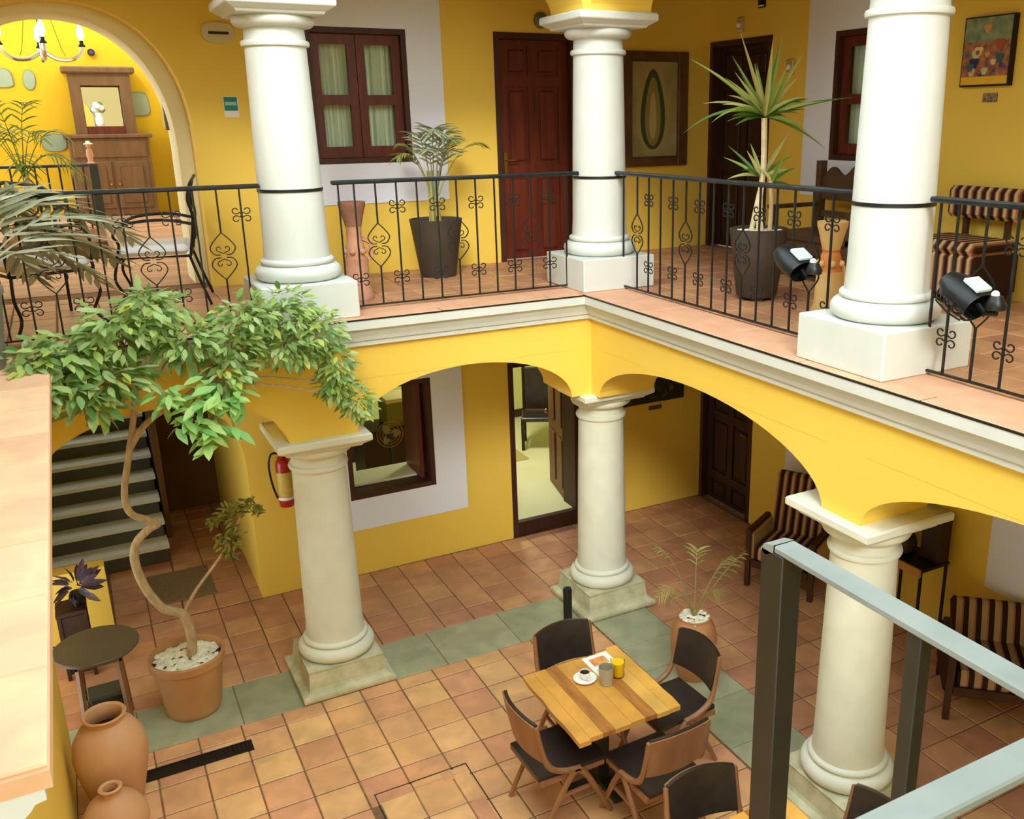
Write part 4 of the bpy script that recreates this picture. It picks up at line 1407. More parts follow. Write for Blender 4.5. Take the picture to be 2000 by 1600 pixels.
# ================================================================== armchairs
def cushion(x0, x1, y0, y1, z0, z1, b=0.03):
    return MB().bbox(x0, x1, y0, y1, z0, z1, b=b)
def striped_armchair(label, loc, rz, st, wood=CHAIRW, hgt=1.02):
    """front = -y local; width along x so the stripes run vertically"""
    t = thing('striped_armchair', label, 'armchair', loc, rz)
    cushion(-0.28, 0.28, -0.32, 0.28, 0.30, 0.45).build('seat_cushion', st, t)
    b = MB()
    b.add([(-0.28, 0.20, 0.40), (0.28, 0.20, 0.40), (0.28, 0.30, 0.40), (-0.28, 0.30, 0.40),
           (-0.30, 0.33, hgt - 0.03), (0.30, 0.33, hgt - 0.03), (0.30, 0.42, hgt - 0.05), (-0.30, 0.42, hgt - 0.05),
           (-0.28, 0.36, hgt), (0.28, 0.36, hgt), (0.28, 0.40, hgt), (-0.28, 0.40, hgt)],
          [(0, 1, 2, 3)[::-1], (0, 4, 5, 1)[::-1], (1, 5, 6, 2)[::-1], (2, 6, 7, 3)[::-1], (3, 7, 4, 0)[::-1], (4, 8, 9, 5)[::-1], (5, 9, 10, 6)[::-1], (6, 10, 11, 7)[::-1], (7, 11, 8, 4)[::-1], (8, 11, 10, 9)[::-1]])
    b.build('backrest', st, t)
    for s in (-1, 1):
        x = s * 0.335
        MB().bbox(min(x - 0.045, x + 0.045), max(x - 0.045, x + 0.045), -0.30, 0.27, 0.22, 0.60, b=0.03).build('arm', st, t)
        MB().bbox(x - 0.03, x + 0.03, -0.33, 0.22, 0.60, 0.63, b=0.008).build('arm_rest', wood, t)
        MB().box(x - 0.025, x + 0.025, -0.32, -0.27, 0.0, 0.60).build('leg', wood, t)
        MB().bar((x, 0.36, 0.0), (x, 0.27, 0.42), 0.045, 0.045, (0, 1, 0)).build('leg', wood, t)
    MB().box(-0.30, 0.30, -0.31, 0.26, 0.22, 0.30).build('seat_frame', wood, t)
    return t
DKW = mat('dark_armchair_wood', srgb(60, 38, 26), srgb(76, 48, 32), scale=4, rough=0.5)
striped_armchair('brown striped armchair in the shaded gallery near the dark lower door', (1.80, -0.68, 0), PI / 2 + PI + 0.5, STRIPE, DKW, 1.06)
striped_armchair('boldly striped armchair at lower right seen through the steel railing', (1.80, -3.12, 0), PI / 2 + PI + 0.8, STRIPEB, DKW, 0.74)
# upper striped chair: upholstered block seat, separate head cushion on two posts
t = thing('striped_armchair', 'striped upholstered chair with separate head cushion on the upper balcony', 'armchair', (1.98, -2.24, UZ), -PI / 2)
cushion(-0.36, 0.36, -0.26, 0.26, 0.08, 0.40, 0.02).build('seat_block', STRIPE, t)
cushion(-0.355, 0.355, -0.285, 0.26, 0.40, 0.50, 0.045).build('seat_cushion', STRIPE, t)
cushion(-0.35, 0.35, 0.20, 0.30, 0.63, 0.88, 0.035).build('head_cushion', STRIPE, t)
for x in (-0.2, 0.2):
    MB().box(x - 0.02, x + 0.02, 0.27, 0.31, 0.05, 0.84).build('back_post', DKW, t)
for x in (-0.32, 0.32):
    for y in (-0.2, 0.2):
        MB().box(x - 0.02, x + 0.02, y - 0.02, y + 0.02, 0.0, 0.09).build('leg', DKW, t)

# iron stand with dark ornaments at lower right
t = thing('iron_console', 'tall black iron console with thin legs against the lower right wall', 'console', (2.1, -1.97, 0))
MB().bbox(-0.17, 0.2, -0.27, 0.27, 0.74, 0.77, b=0.006).build('console_top', IRON, t)
MB().bbox(-0.19, -0.165, -0.27, 0.27, 0.70, 0.78, b=0.006).build('console_edge', mat('ochre_wood_edge', srgb(190, 140, 70), None, rough=0.5), t)
for x in (-0.15, 0.17):
    for y in (-0.25, 0.25):
        MB().box(x - 0.011, x + 0.011, y - 0.011, y + 0.011, 0, 0.74).build('leg', IRON, t)
MB().box(-0.16, 0.18, -0.255, -0.24, 0.1, 0.115).box(-0.16, 0.18, 0.24, 0.255, 0.1, 0.115).build('stretcher', IRON, t)
bx_ = tag(MB().bbox(-0.07, 0.07, -0.11, 0.11, 0, 0.46, b=0.01).build('wooden_box', DOORDK), 'dark upright wooden box on the iron console', 'box')
bx_.location = (2.22, -2.12, 0.771)
t = thing('dark_ornament', 'rounded dark grey ornament on the iron console', 'ornament', (2.10, -1.83, 0.771))
MB().lathe([(0.10, 0), (0.14, 0.03), (0.15, 0.09), (0.13, 0.16), (0.09, 0.20), (0.06, 0.215)], 18).build('ornament_body', mat('dark_grey_metal', srgb(60, 58, 54), srgb(84, 80, 74), scale=7, rough=0.4, metal=0.4), t, smooth=True)
MB().sphere((0.0, 0.02, 0.27), 0.075, 12, 8, (1, 1, 0.85)).build('ornament_top', MATS['dark_grey_metal'], t, smooth=True)
MB().tube([(-0.12, 0.1, 0.12), (-0.16, 0.16, 0.2), (-0.1, 0.18, 0.26)], 0.014, 6).build('ornament_arm', MATS['dark_grey_metal'], t)

# ================================================================== bench with wavy back on the balcony
t = thing('wooden_bench', 'dark wooden settle with wavy carved back against the upper right wall', 'bench', (0, 0, 0))
wave = []
y0, y1 = -0.47, -1.42
n = 48
top = []
for i in range(n + 1):
    u = i / n
    y = y0 + (y1 - y0) * u
    top.append((y, 4.095 + 0.045 * math.cos(u * 6 * PI - 2.6) + 0.05 * math.sin(PI * u)))
poly = [(y0, 3.86)] + top + [(y1, 3.86)]
MB().prism(poly, 2.12, 2.15, 'x').build('backrest', BENCHW, t)
MB().box(2.12, 2.15, y1, y0, 3.70, 3.76).build('back_rail', BENCHW, t)
for y in (-0.44, -1.45):
    MB().box(2.10, 2.17, y - 0.035, y + 0.035, UZ, 4.215).build('back_post', BENCHW, t)
    MB().box(1.55, 1.61, y - 0.035, y + 0.035, UZ, 3.80).build('front_post', BENCHW, t)
    MB().box(1.53, 2.10, y - 0.04, y + 0.04, 3.80, 3.835).build('arm_rest', BENCHW, t)
MB().box(1.55, 2.14, -1.45, -0.44, 3.55, 3.60).build('seat', BENCHW, t)
MB().box(1.58, 1.605, -1.41, -0.48, 3.27, 3.55).build('front_board', BENCHW, t)

# ================================================================== clay pedestals
def pedestal(label, loc, cols, h, sc=1.0):
    t = thing('clay_pedestal', label, 'pedestal', loc)
    t.scale = (sc, sc, sc)
    MB().lathe([(0.12, 0), (0.125, 0.05), (0.105, 0.10), (0.098, 0.3), (0.10, 0.34)], 18).build('pedestal_base', cols[0], t, smooth=True)
    MB().lathe([(0.085, 0.335), (0.075, 0.37), (0.08, 0.42), (0.072, 0.46), (0.062, 0.48), (0.06, h - 0.22), (0.068, h - 0.2)], 18).build('pedestal_shaft', cols[1], t, smooth=True)
    MB().lathe([(0.062, h - 0.21), (0.085, h - 0.12), (0.10, h - 0.06), (0.108, h - 0.04), (0.112, h - 0.0), (0.09, h)], 18).build('pedestal_top', cols[2], t, smooth=True)
    # modelled knobs round the middle
    for i in range(6):
        a = i * PI / 3
        MB().sphere((0.082 * math.cos(a), 0.082 * math.sin(a), 0.40), 0.025, 8, 6).build('clay_knob', cols[0], t, smooth=True)
    MB().tube([(0.06, 0, h - 0.3), (0.13, 0, h - 0.34), (0.135, 0, h - 0.46), (0.07, 0, h - 0.5)], 0.018, 6).build('clay_handle', cols[0], t, smooth=True)
    return t
PINKC = mat('pinkish_clay', srgb(186, 132, 104), srgb(206, 156, 124), scale=8, rough=0.75, bump=0.15)
pedestal('pinkish clay pedestal with flared top beside the upper left column', (-2.13, 0.42, UZ), (PINKC, PINKC, mat('dusky_clay', srgb(136, 94, 74), srgb(158, 112, 88), scale=8, rough=0.75)), 0.80)
pedestal('orange clay pedestal with curved handle beside the upper right column', (0.66, -2.20, UZ), (mat('buff_clay', srgb(212, 176, 110), srgb(224, 190, 126), scale=8, rough=0.75), mat('orange_clay', srgb(206, 126, 62), srgb(220, 142, 76), scale=8, rough=0.7), MATS['buff_clay']), 0.70)

# ================================================================== wrought-iron chairs with white cushions
def iron_chair(label, loc, rz):
    t = thing('iron_garden_chair', label, 'chair', loc, rz, 'wrought-iron garden chairs in the arch')
    MB().bbox(-0.27, 0.27, -0.26, 0.26, 0.42, 0.50, b=0.03).build('seat_cushion', IRONW, t, label='white seat cushion')
    MB().tube([(-0.28, -0.27, 0.41), (0.28, -0.27, 0.41), (0.28, 0.27, 0.41), (-0.28, 0.27, 0.41), (-0.28, -0.27, 0.41)], 0.012, 6).build('seat_frame', IRON, t)
    for sx in (-1, 1):
        MB().tube(smooth_path([(sx * 0.27, -0.26, 0.41), (sx * 0.29, -0.30, 0.25), (sx * 0.25, -0.25, 0.1), (sx * 0.31, -0.33, 0.01)], 4), 0.012, 6).build('leg', IRON, t, smooth=True)
        MB().tube(smooth_path([(sx * 0.27, 0.26, 0.41), (sx * 0.29, 0.32, 0.2), (sx * 0.31, 0.38, 0.01)], 4), 0.012, 6).build('leg', IRON, t, smooth=True)
        MB().tube(smooth_path([(sx * 0.27, 0.27, 0.41), (sx * 0.28, 0.32, 0.7), (sx * 0.30, 0.30, 0.85), (sx * 0.24, 0.33, 0.97), (sx * 0.0, 0.36, 1.02)], 4), 0.013, 6).build('back_frame', IRON, t, smooth=True)
        MB().tube(smooth_path([(sx * 0.285, 0.31, 0.66), (sx * 0.30, 0.1, 0.70), (sx * 0.30, -0.16, 0.68), (sx * 0.285, -0.27, 0.60), (sx * 0.28, -0.24, 0.52), (sx * 0.28, -0.27, 0.42)], 4), 0.012, 6).build('arm', IRON, t, smooth=True)
        for zc, k in ((0.62, 1), (0.83, -1)):
            pts = []
            for i in range(14):
                v = i / 13
                a = -PI / 2 + v * PI * 2.1
                r = 0.09 * (1 - 0.6 * v)
                pts.append((sx * (0.11 + r * math.cos(a)), 0.315, zc + k * r * math.sin(a)))
            MB().tube(pts, 0.009, 5).build('back_scroll', IRON, t)
    return t
iron_chair('wrought-iron chair with white cushion and scrolled back at the arch jamb', (-3.58, 1.12, UZ), -PI / 2 - 0.15)
iron_chair('wrought-iron chair with white cushion at the left picture edge behind the railing', (-4.42, 0.62, UZ), 0.35)

# ================================================================== plants
def pebble_bed(mb, r, z, n, rnd, size=0.028):
    for i in range(n):
        a, q = rnd.uniform(0, 2 * PI), r * math.sqrt(rnd.random())
        s = size * rnd.uniform(0.6, 1.2)
        mb.sphere((q * math.cos(a), q * math.sin(a), z + rnd.uniform(0, 0.008)), s, 6, 4, (1.2, 1.0, 0.55))
    return mb

def unit_leaf(name, m, W=0.36, droop=0.18, fold=0.25):
    o = MB().leaf((0, 0, 0), (1, 0, 0), (0, 0, 1), 1.0, W, droop, fold).build(name, m)
    me = o.data
    for p in me.polygons:
        p.use_smooth = True
    bpy.data.objects.remove(o)
    return me

def orient(d, nrm):
    d = Vector(d).normalized()
    y = Vector(nrm).cross(d)
    if y.length < 1e-4:
        y = d.orthogonal()
    y.normalize()
    z = d.cross(y)
    return Matrix((d, y, z)).transposed().to_euler()

# ---- the tall potted tree
rl = random.Random(21)
t = thing('potted_tree', 'tall leafy tree with twisted trunk in a brown ribbed pot, its crown reaching the balcony', 'tree', (0, 0, 0))
pc = (-3.87, 0.06, 0)
pr = [(0.19, 0.0), (0.20, 0.01)]
for i in range(9):
    z = 0.02 + i * 0.048
    r = 0.203 + 0.062 * z / 0.45
    pr += [(r, z), (r + 0.009, z + 0.024)]
pr += [(0.265, 0.45), (0.288, 0.455), (0.292, 0.515), (0.284, 0.525), (0.268, 0.52), (0.262, 0.46)]
MB().lathe(pr, 40, pc, cap1=False).build('pot', TERRAD, t, smooth=True, label='brown ribbed clay pot')
MB().lathe([(0.262, 0.455), (0.001, 0.46)], 30, pc, cap0=False, cap1=False).build('soil', SOIL, t)
pb = pebble_bed(MB(), 0.25, 0.465, 230, rl)
pbo = pb.build('pebbles', PEBBLE, t, smooth=True, kind='stuff')
pbo.location = pc
tr1 = smooth_path([(-3.84, 0.09, 0.42), (-3.815, 0.05, 0.669), (-3.85, 0.02, 0.88), (-3.986, 0.0, 0.985), (-4.082, -0.02, 1.19), (-4.125, -0.05, 1.431), (-4.097, -0.08, 1.598), (-4.001, -0.1, 1.70), (-3.935, -0.14, 1.745), (-3.99, -0.165, 1.80), (-4.10, -0.2, 1.89), (-4.12, -0.22, 2.054), (-4.063, -0.28, 2.319), (-4.007, -0.35, 2.56), (-3.952, -0.45, 2.838), (-3.912, -0.55, 3.107)], 5)
n = len(tr1)
MB().tube(tr1, [0.040 - 0.022 * i / n for i in range(n)], 10).build('trunk', BARK, t, smooth=True, label='twisted grey-brown trunk')
br = smooth_path([(-4.04, -0.31, 2.42), (-3.954, -0.38, 2.559), (-3.864, -0.46, 2.66), (-3.717, -0.6, 2.78), (-3.5, -0.72, 2.95)], 4)
MB().tube(br, [0.026 - 0.014 * i / len(br) for i in range(len(br))], 8).build('branch', BARK, t, smooth=True)
sb = smooth_path([(-3.85, 0.02, 0.89), (-3.726, -0.02, 1.094), (-3.551, -0.05, 1.308), (-3.438, -0.05, 1.458), (-3.343, -0.08, 1.66)], 4)
MB().tube(sb, [0.014 - 0.008 * i / len(sb) for i in range(len(sb))], 6).build('branch', BARK, t, smooth=True, label='thin side branch')
CROWN = [  # centre, radii, leaves, leaf length, young
    ((-4.30, -0.75, 3.22), (0.22, 0.20, 0.14), 95, 0.105), ((-4.50, -0.80, 3.20), (0.16, 0.18, 0.11), 60, 0.105),
    ((-4.50, -0.95, 3.08), (0.17, 0.14, 0.08), 46, 0.11), ((-4.34, -0.95, 3.04), (0.14, 0.14, 0.07), 30, 0.11),
    ((-4.02, -0.72, 3.34), (0.20, 0.20, 0.16), 105, 0.10), ((-3.80, -0.68, 3.40), (0.19, 0.2, 0.15), 100, 0.095),
    ((-3.82, -0.66, 3.50), (0.12, 0.14, 0.07), 30, 0.095), ((-4.10, -0.82, 3.06), (0.22, 0.2, 0.10), 75, 0.115),
    ((-4.22, -0.86, 2.92), (0.11, 0.12, 0.10), 28, 0.115), ((-3.60, -0.74, 3.22), (0.20, 0.2, 0.14), 95, 0.095),
    ((-3.36, -0.74, 3.18), (0.20, 0.2, 0.14), 95, 0.09), ((-3.20, -0.70, 3.34), (0.20, 0.2, 0.14), 105, 0.088),
    ((-2.96, -0.66, 3.34), (0.21, 0.2, 0.15), 115, 0.085), ((-2.76, -0.66, 3.18), (0.18, 0.2, 0.16), 105, 0.085),
    ((-2.98, -0.72, 3.10), (0.22, 0.2, 0.13), 105, 0.088), ((-2.64, -0.70, 2.92), (0.12, 0.16, 0.15), 80, 0.085),
    ((-2.66, -0.72, 2.78), (0.12, 0.14, 0.08), 45, 0.085), ((-2.52, -0.75, 2.64), (0.10, 0.12, 0.12), 50, 0.085),
    ((-3.40, -0.84, 3.00), (0.14, 0.16, 0.10), 40, 0.11),
]
LOW = [((-3.56, -0.98, 2.92), (0.15, 0.14, 0.12), 42, 0.145), ((-3.40, -1.0, 2.84), (0.12, 0.14, 0.10), 28, 0.15),
       ((-3.68, -1.0, 2.75), (0.10, 0.12, 0.10), 22, 0.15), ((-3.80, -0.95, 2.92), (0.10, 0.10, 0.09), 18, 0.13),
       ((-3.52, -1.05, 2.70), (0.13, 0.10, 0.07), 20, 0.16), ((-3.56, -1.06, 2.62), (0.08, 0.08, 0.05), 10, 0.16)]
leaves = []
for (c, rr, k, L0) in CROWN:
    for i in range(int(k * (2.3 if c[0] > -3.45 else 2.0))):
        L = L0 * (0.95 if c[0] > -3.45 else 1.1)
        u = Vector((rl.gauss(0, 1), rl.gauss(0, 1), rl.gauss(0, 1))).normalized()
        q = rl.random() ** 0.4 * 1.12
        p = Vector((c[0] + u.x * rr[0] * q, c[1] + u.y * rr[1] * q, c[2] + u.z * rr[2] * q))
        d = Vector((u.x * 0.9 + rl.uniform(-0.6, 0.6), u.y * 0.7 - 0.25 + rl.uniform(-0.5, 0.5), u.z * 0.45 - 0.25 + rl.uniform(-0.4, 0.4)))
        nr = Vector((rl.uniform(-0.5, 0.5), rl.uniform(-0.8, 0.2), 1))
        leaves.append((p, d, nr, L * rl.uniform(0.75, 1.25), 0))
for (c, rr, k, L) in LOW:
    for i in range(k):
        u = Vector((rl.gauss(0, 1), rl.gauss(0, 1), rl.gauss(0, 1))).normalized()
        q = rl.random() ** 0.4
        p = Vector((c[0] + u.x * rr[0] * q, c[1] + u.y * rr[1] * q, c[2] + u.z * rr[2] * q))
        a = rl.uniform(0, 2 * PI)
        d = Vector((math.cos(a), math.sin(a) * 0.6 - 0.3, rl.uniform(-0.7, 0.1)))
        nr = Vector((rl.uniform(-0.3, 0.3), rl.uniform(-0.9, -0.1), 1))
        leaves.append((p, d, nr, L * rl.uniform(0.8, 1.15), 1))
leaves.sort(key=lambda l: -(l[3] * 3 - l[0].y))
ULA, ULB = unit_leaf('leaf', LEAF), unit_leaf('leaf', LEAFB)
for (p, d, nr, L, y) in leaves[:296]:
    inst('leaf', ULB if y else ULA, t, p, orient(d, nr), (L, L, L))
fm = MB()
for (p, d, nr, L, y) in leaves[296:]:
    fm.leaf(p, d, nr, L, L * 0.38, 0.18)
fm.build('foliage', LEAF, t, smooth=True, kind='stuff')
# twigs carrying the leaf clusters
tw = MB()
for (c, rr, k, L) in CROWN + LOW:
    a = Vector((-3.95, -0.47, 2.86)) if c[0] < -3.7 else Vector((-3.55, -0.70, 2.92))
    b = Vector(c)
    mid = (a + b) / 2 + Vector((0, 0, 0.05))
    tw.tube(smooth_path([a, mid, b], 3), [0.011, 0.010, 0.009, 0.008, 0.007, 0.006, 0.005], 5)
tw.build('twigs', BARK, t, smooth=True, kind='stuff')
# sprig of small olive leaves on the side branch
sp = MB()
for (c, rr, k) in [((-3.44, -0.09, 1.66), (0.10, 0.10, 0.09), 60), ((-3.33, -0.09, 1.74), (0.10, 0.1, 0.06), 40), ((-3.46, -0.08, 1.50), (0.10, 0.1, 0.09), 55),
                   ((-3.24, -0.10, 1.70), (0.08, 0.08, 0.04), 14), ((-3.54, -0.1, 1.65), (0.06, 0.06, 0.04), 16), ((-3.46, -0.08, 1.37), (0.07, 0.06, 0.05), 18)]:
    for i in range(k):
        u = Vector((rl.gauss(0, 1), rl.gauss(0, 1), rl.gauss(0, 1))).normalized() * rl.random() ** 0.4
        p = Vector((c[0] + u.x * rr[0], c[1] + u.y * rr[1], c[2] + u.z * rr[2]))
        sp.leaf(p, (rl.uniform(-1, 1), rl.uniform(-0.8, 0.3), rl.uniform(-0.5, 0.6)), (rl.uniform(-0.5, 0.5), -0.5, 1), rl.uniform(0.05, 0.085), 0.026, 0.2)
sp.build('sprig_foliage', LEAFD, t, smooth=True, kind='stuff')

# ---- palms
def frond_pts(base, tip, lift, n=12):
    b, e = Vector(base), Vector(tip)
    out = []
    for i in range(n + 1):
        u = i / n
        p = b + (e - b) * u
        p.z += lift * 4 * u * (1 - u)
        out.append(p)
    return out

def frond(parent, base, tip, lift, leaflet, width, m, stem=None, start=0.25, n=16, droop=0.35, spread=0.8, rnd=rl):
    """one palm leaf: midrib with paired leaflets, a single part"""
    mb = MB()
    pts = frond_pts(base, tip, lift, n)
    mb.tube(pts, [0.007 * (1 - 0.8 * i / n) for i in range(n + 1)], 5)
    for i in range(n + 1):
        u = i / n
        if u < start:
            continue
        tdir = (pts[min(i + 1, n)] - pts[max(i - 1, 0)]).normalized()
        s = tdir.cross(Vector((0, 0, 1)))
        if s.length < 1e-3:
            s = Vector((1, 0, 0))
        s.normalize()
        k = math.sin(PI * min(1, (u - start) / (1 - start) * 0.85 + 0.15))
        for sg in (-1, 1):
            L = leaflet * (0.45 + 0.6 * k) * rnd.uniform(0.85, 1.1)
            d = (s * sg * spread + tdir * 0.75 + Vector((0, 0, rnd.uniform(-0.15, 0.2)))).normalized()
            q = [pts[i] + d * (L * v) - Vector((0, 0, droop * L * v * v)) for v in (0, 0.35, 0.7, 1.0)]
            mb.blade(q, width, nrm=tdir.cross(s * sg) if sg > 0 else -tdir.cross(s * sg), fold=0.2)
    return mb.build('frond', m, parent, smooth=False)

def pot_mesh(parent, prof, m, soil_r, soil_z, pebbles=0, label=None, soilmat=None):
    MB().lathe(prof, 36, cap1=False).build('pot', m, parent, smooth=True, label=label)
    MB().lathe([(soil_r, soil_z), (0.001, soil_z + 0.004)], 28, cap0=False, cap1=False).build('soil', soilmat or SOIL, parent)
    if pebbles:
        pebble_bed(MB(), soil_r * 0.93, soil_z + 0.006, pebbles, rl, 0.024).build('pebbles', PEBBLE, parent, smooth=True, kind='stuff')

# palm in the dark pot by the upper window
t = thing('potted_palm', 'pale green palm in a tapered dark grey pot below the upper window', 'plant', (-1.13, 1.22, UZ))
pot_mesh(t, [(0.165, 0.0), (0.17, 0.01), (0.245, 0.52), (0.25, 0.54), (0.236, 0.54), (0.225, 0.48)], GREYPOT, 0.226, 0.49, label='tapered dark grey pot')
for i in range(5):
    a = i * 1.3
    MB().tube([(0.05 * math.cos(a), 0.05 * math.sin(a), 0.48), (0.035 * math.cos(a) - 0.01, 0.03 * math.sin(a), 0.70), (0.05 * math.cos(a), 0.05 * math.sin(a), 0.98)], [0.016, 0.012, 0.008], 6).build('stem', mat('palm_cane', srgb(150, 140, 70), srgb(176, 168, 100), scale=10, rough=0.6), t, smooth=True)
for tip, lift, mt, ll in [((-0.36, -0.10, 1.12), 0.16, PALM, 0.20), ((-0.20, -0.15, 1.32), 0.16, PALMP, 0.22), ((-0.05, -0.22, 1.34), 0.22, PALMP, 0.24), ((0.08, -0.18, 1.30), 0.20, PALMP, 0.24),
                      ((0.18, -0.10, 1.28), 0.14, PALMP, 0.22), ((0.50, -0.12, 1.20), 0.18, PALM, 0.16), ((0.30, 0.10, 1.26), 0.14, PALM, 0.18), ((-0.28, 0.08, 1.22), 0.14, PALM, 0.2), ((-0.12, -0.24, 1.18), 0.14, PALMP, 0.22), ((0.10, -0.25, 1.16), 0.12, PALMP, 0.2)]:
    frond(t, (tip[0] * 0.08, tip[1] * 0.08, 0.75), tip, lift, ll, 0.026, mt, start=0.35, n=13)

# striped dracaena in the tall dark pot on the right balcony
t = thing('potted_dracaena', 'tall dracaena with long striped leaves in a dark grey pot on the balcony', 'plant', (0.68, -1.34, UZ))
pot_mesh(t, [(0.16, 0.03), (0.165, 0.035), (0.225, 0.50), (0.235, 0.57), (0.225, 0.575), (0.215, 0.52)], GREYPOT, 0.216, 0.53, 90, label='tall tapered dark grey pot')
MB().lathe([(0.10, 0.0), (0.10, 0.035)], 20).build('pot_foot', BLACKP, t)
MB().tube(smooth_path([(0.02, 0.0, 0.50), (0.0, 0.01, 0.75), (0.02, 0.0, 1.05), (0.0, -0.01, 1.42)], 4), [0.030] * 5 + [0.024] * 8, 8).build('stem', BARKP, t, smooth=True, label='pale bare cane')
MB().tube(smooth_path([(-0.05, 0.05, 0.50), (-0.02, 0.03, 0.70), (0.0, 0.01, 0.86)], 4), 0.02, 8).build('stem', BARKP, t, smooth=True)
MB().tube(smooth_path([(0.05, -0.07, 0.50), (0.05, -0.08, 0.75), (0.04, -0.07, 0.95)], 4), 0.018, 8).build('stem', BARK, t, smooth=True)
rq = random.Random(5)
RV, UVv = Vector((0.8737, -0.4863, 0)), Vector((0, 0, 1))
def strap(parent, base, dx, dz, depth, L, W, bend):
    """strap leaf heading dx to the right and dz upwards, bending down by bend"""
    dirv = (RV * dx + UVv * dz + Vector((0.46, 0.84, 0)) * depth).normalized()
    pts = []
    for i in range(9):
        u = i / 8
        pts.append(Vector(base) + dirv * (L * u) - UVv * (bend * L * u * u))
    return MB().blade(pts, W, nrm=(-0.3, -0.6, 0.7), fold=0.25).build('leaf', DRAC, parent)
B0 = (0.0, -0.01, 1.43)
for dx, dz, L, bend in [(-0.85, 0.75, 0.78, 0.15), (-0.55, 0.85, 0.62, 0.05), (-0.25, 1.0, 0.64, 0.0), (-0.05, 1.0, 0.60, 0.0), (0.25, 1.0, 0.62, 0.0), (0.4, 0.95, 0.60, 0.05),
                        (-0.95, 0.55, 0.60, 0.30), (-1.0, 0.5, 0.78, 0.55), (-0.9, 0.45, 0.45, 0.35), (-1.0, 0.25, 0.42, 0.25), (0.8, 0.7, 0.36, 0.25), (0.9, 0.55, 0.45, 0.3),
                        (1.0, 0.35, 0.50, 0.15), (1.0, 0.25, 0.72, 0.10), (0.9, -0.15, 0.50, 0.25), (0.75, 0.2, 0.3, 0.3), (-0.75, 0.1, 0.32, 0.3), (0.5, 0.8, 0.42, 0.1), (-0.5, 0.5, 0.40, 0.3), (0.15, 0.7, 0.4, 0.2), (-0.15, 0.6, 0.38, 0.3), (0.6, 0.45, 0.42, 0.4)]:
    for rep in range(2):
        strap(t, B0, dx + rq.uniform(-0.12, 0.12), dz + rq.uniform(-0.1, 0.1), rq.uniform(-0.5, 0.4), L * (1 if rep == 0 else 0.7) * rq.uniform(0.9, 1.05), 0.042, bend)
B1 = (0.0, 0.0, 0.98)
for dx, dz, L, bend in [(-0.9, 0.6, 0.34, 0.1), (-0.8, 0.85, 0.36, 0.05), (-0.5, 1.0, 0.25, 0.1), (-0.9, 0.2, 0.25, 0.3), (-0.4, 0.3, 0.22, 0.3), (0.5, 0.8, 0.42, 0.05), (0.7, 0.6, 0.36, 0.2), (0.8, 0.3, 0.28, 0.2), (0.3, 0.4, 0.22, 0.4), (-0.2, 0.7, 0.3, 0.1)]:
    strap(t, (B1[0] + 0.03 * dx, B1[1], B1[2]), dx, dz, rq.uniform(-0.4, 0.4), L, 0.036, bend)
for dx, dz, L, bend in [(0.6, 0.5, 0.26, 0.2), (0.3, 0.9, 0.28, 0.1), (0.8, 0.0, 0.25, 0.3), (-0.3, 0.5, 0.22, 0.3), (0.1, 0.2, 0.2, 0.5)]:
    strap(t, (0.045, -0.075, 0.93), dx, dz, rq.uniform(-0.4, 0.4), L, 0.034, bend)

# thin palm in the clay urn in the courtyard
t = thing('potted_palm', 'thin yellowish palm in a round clay urn topped with white pebbles', 'plant', (-0.05, -1.60, 0))
MB().lathe([(0.115, 0), (0.12, 0.01), (0.165, 0.12), (0.195, 0.28), (0.198, 0.38), (0.18, 0.48), (0.15, 0.55), (0.142, 0.57), (0.146, 0.585), (0.132, 0.585), (0.128, 0.55)], 36, cap1=False).build('pot', TERRA, t, smooth=True, label='round brown clay urn')
MB().lathe([(0.13, 0.555), (0.001, 0.56)], 28, cap0=False, cap1=False).build('soil', SOIL, t)
pebble_bed(MB(), 0.12, 0.565, 60, rl, 0.026).build('pebbles', PEBBLE, t, smooth=True, kind='stuff')
PALMY = mat_leaf('yellowing_palm', [srgb(150, 146, 84), srgb(180, 166, 104), srgb(140, 140, 70), srgb(196, 180, 120)])
for tip, lift, ll in [((-0.28, 0.16, 1.22), 0.14, 0.15), ((-0.34, 0.02, 0.86), 0.16, 0.17), ((-0.20, 0.10, 0.74), 0.12, 0.16), ((0.26, -0.14, 1.12), 0.10, 0.18), ((0.34, -0.20, 1.16), 0.06, 0.16), ((0.06, 0.06, 1.16), 0.18, 0.16), ((0.10, -0.20, 0.86), 0.12, 0.15)]:
    frond(t, (0, 0, 0.56), tip, lift, ll, 0.014, PALMY, start=0.45, n=12)

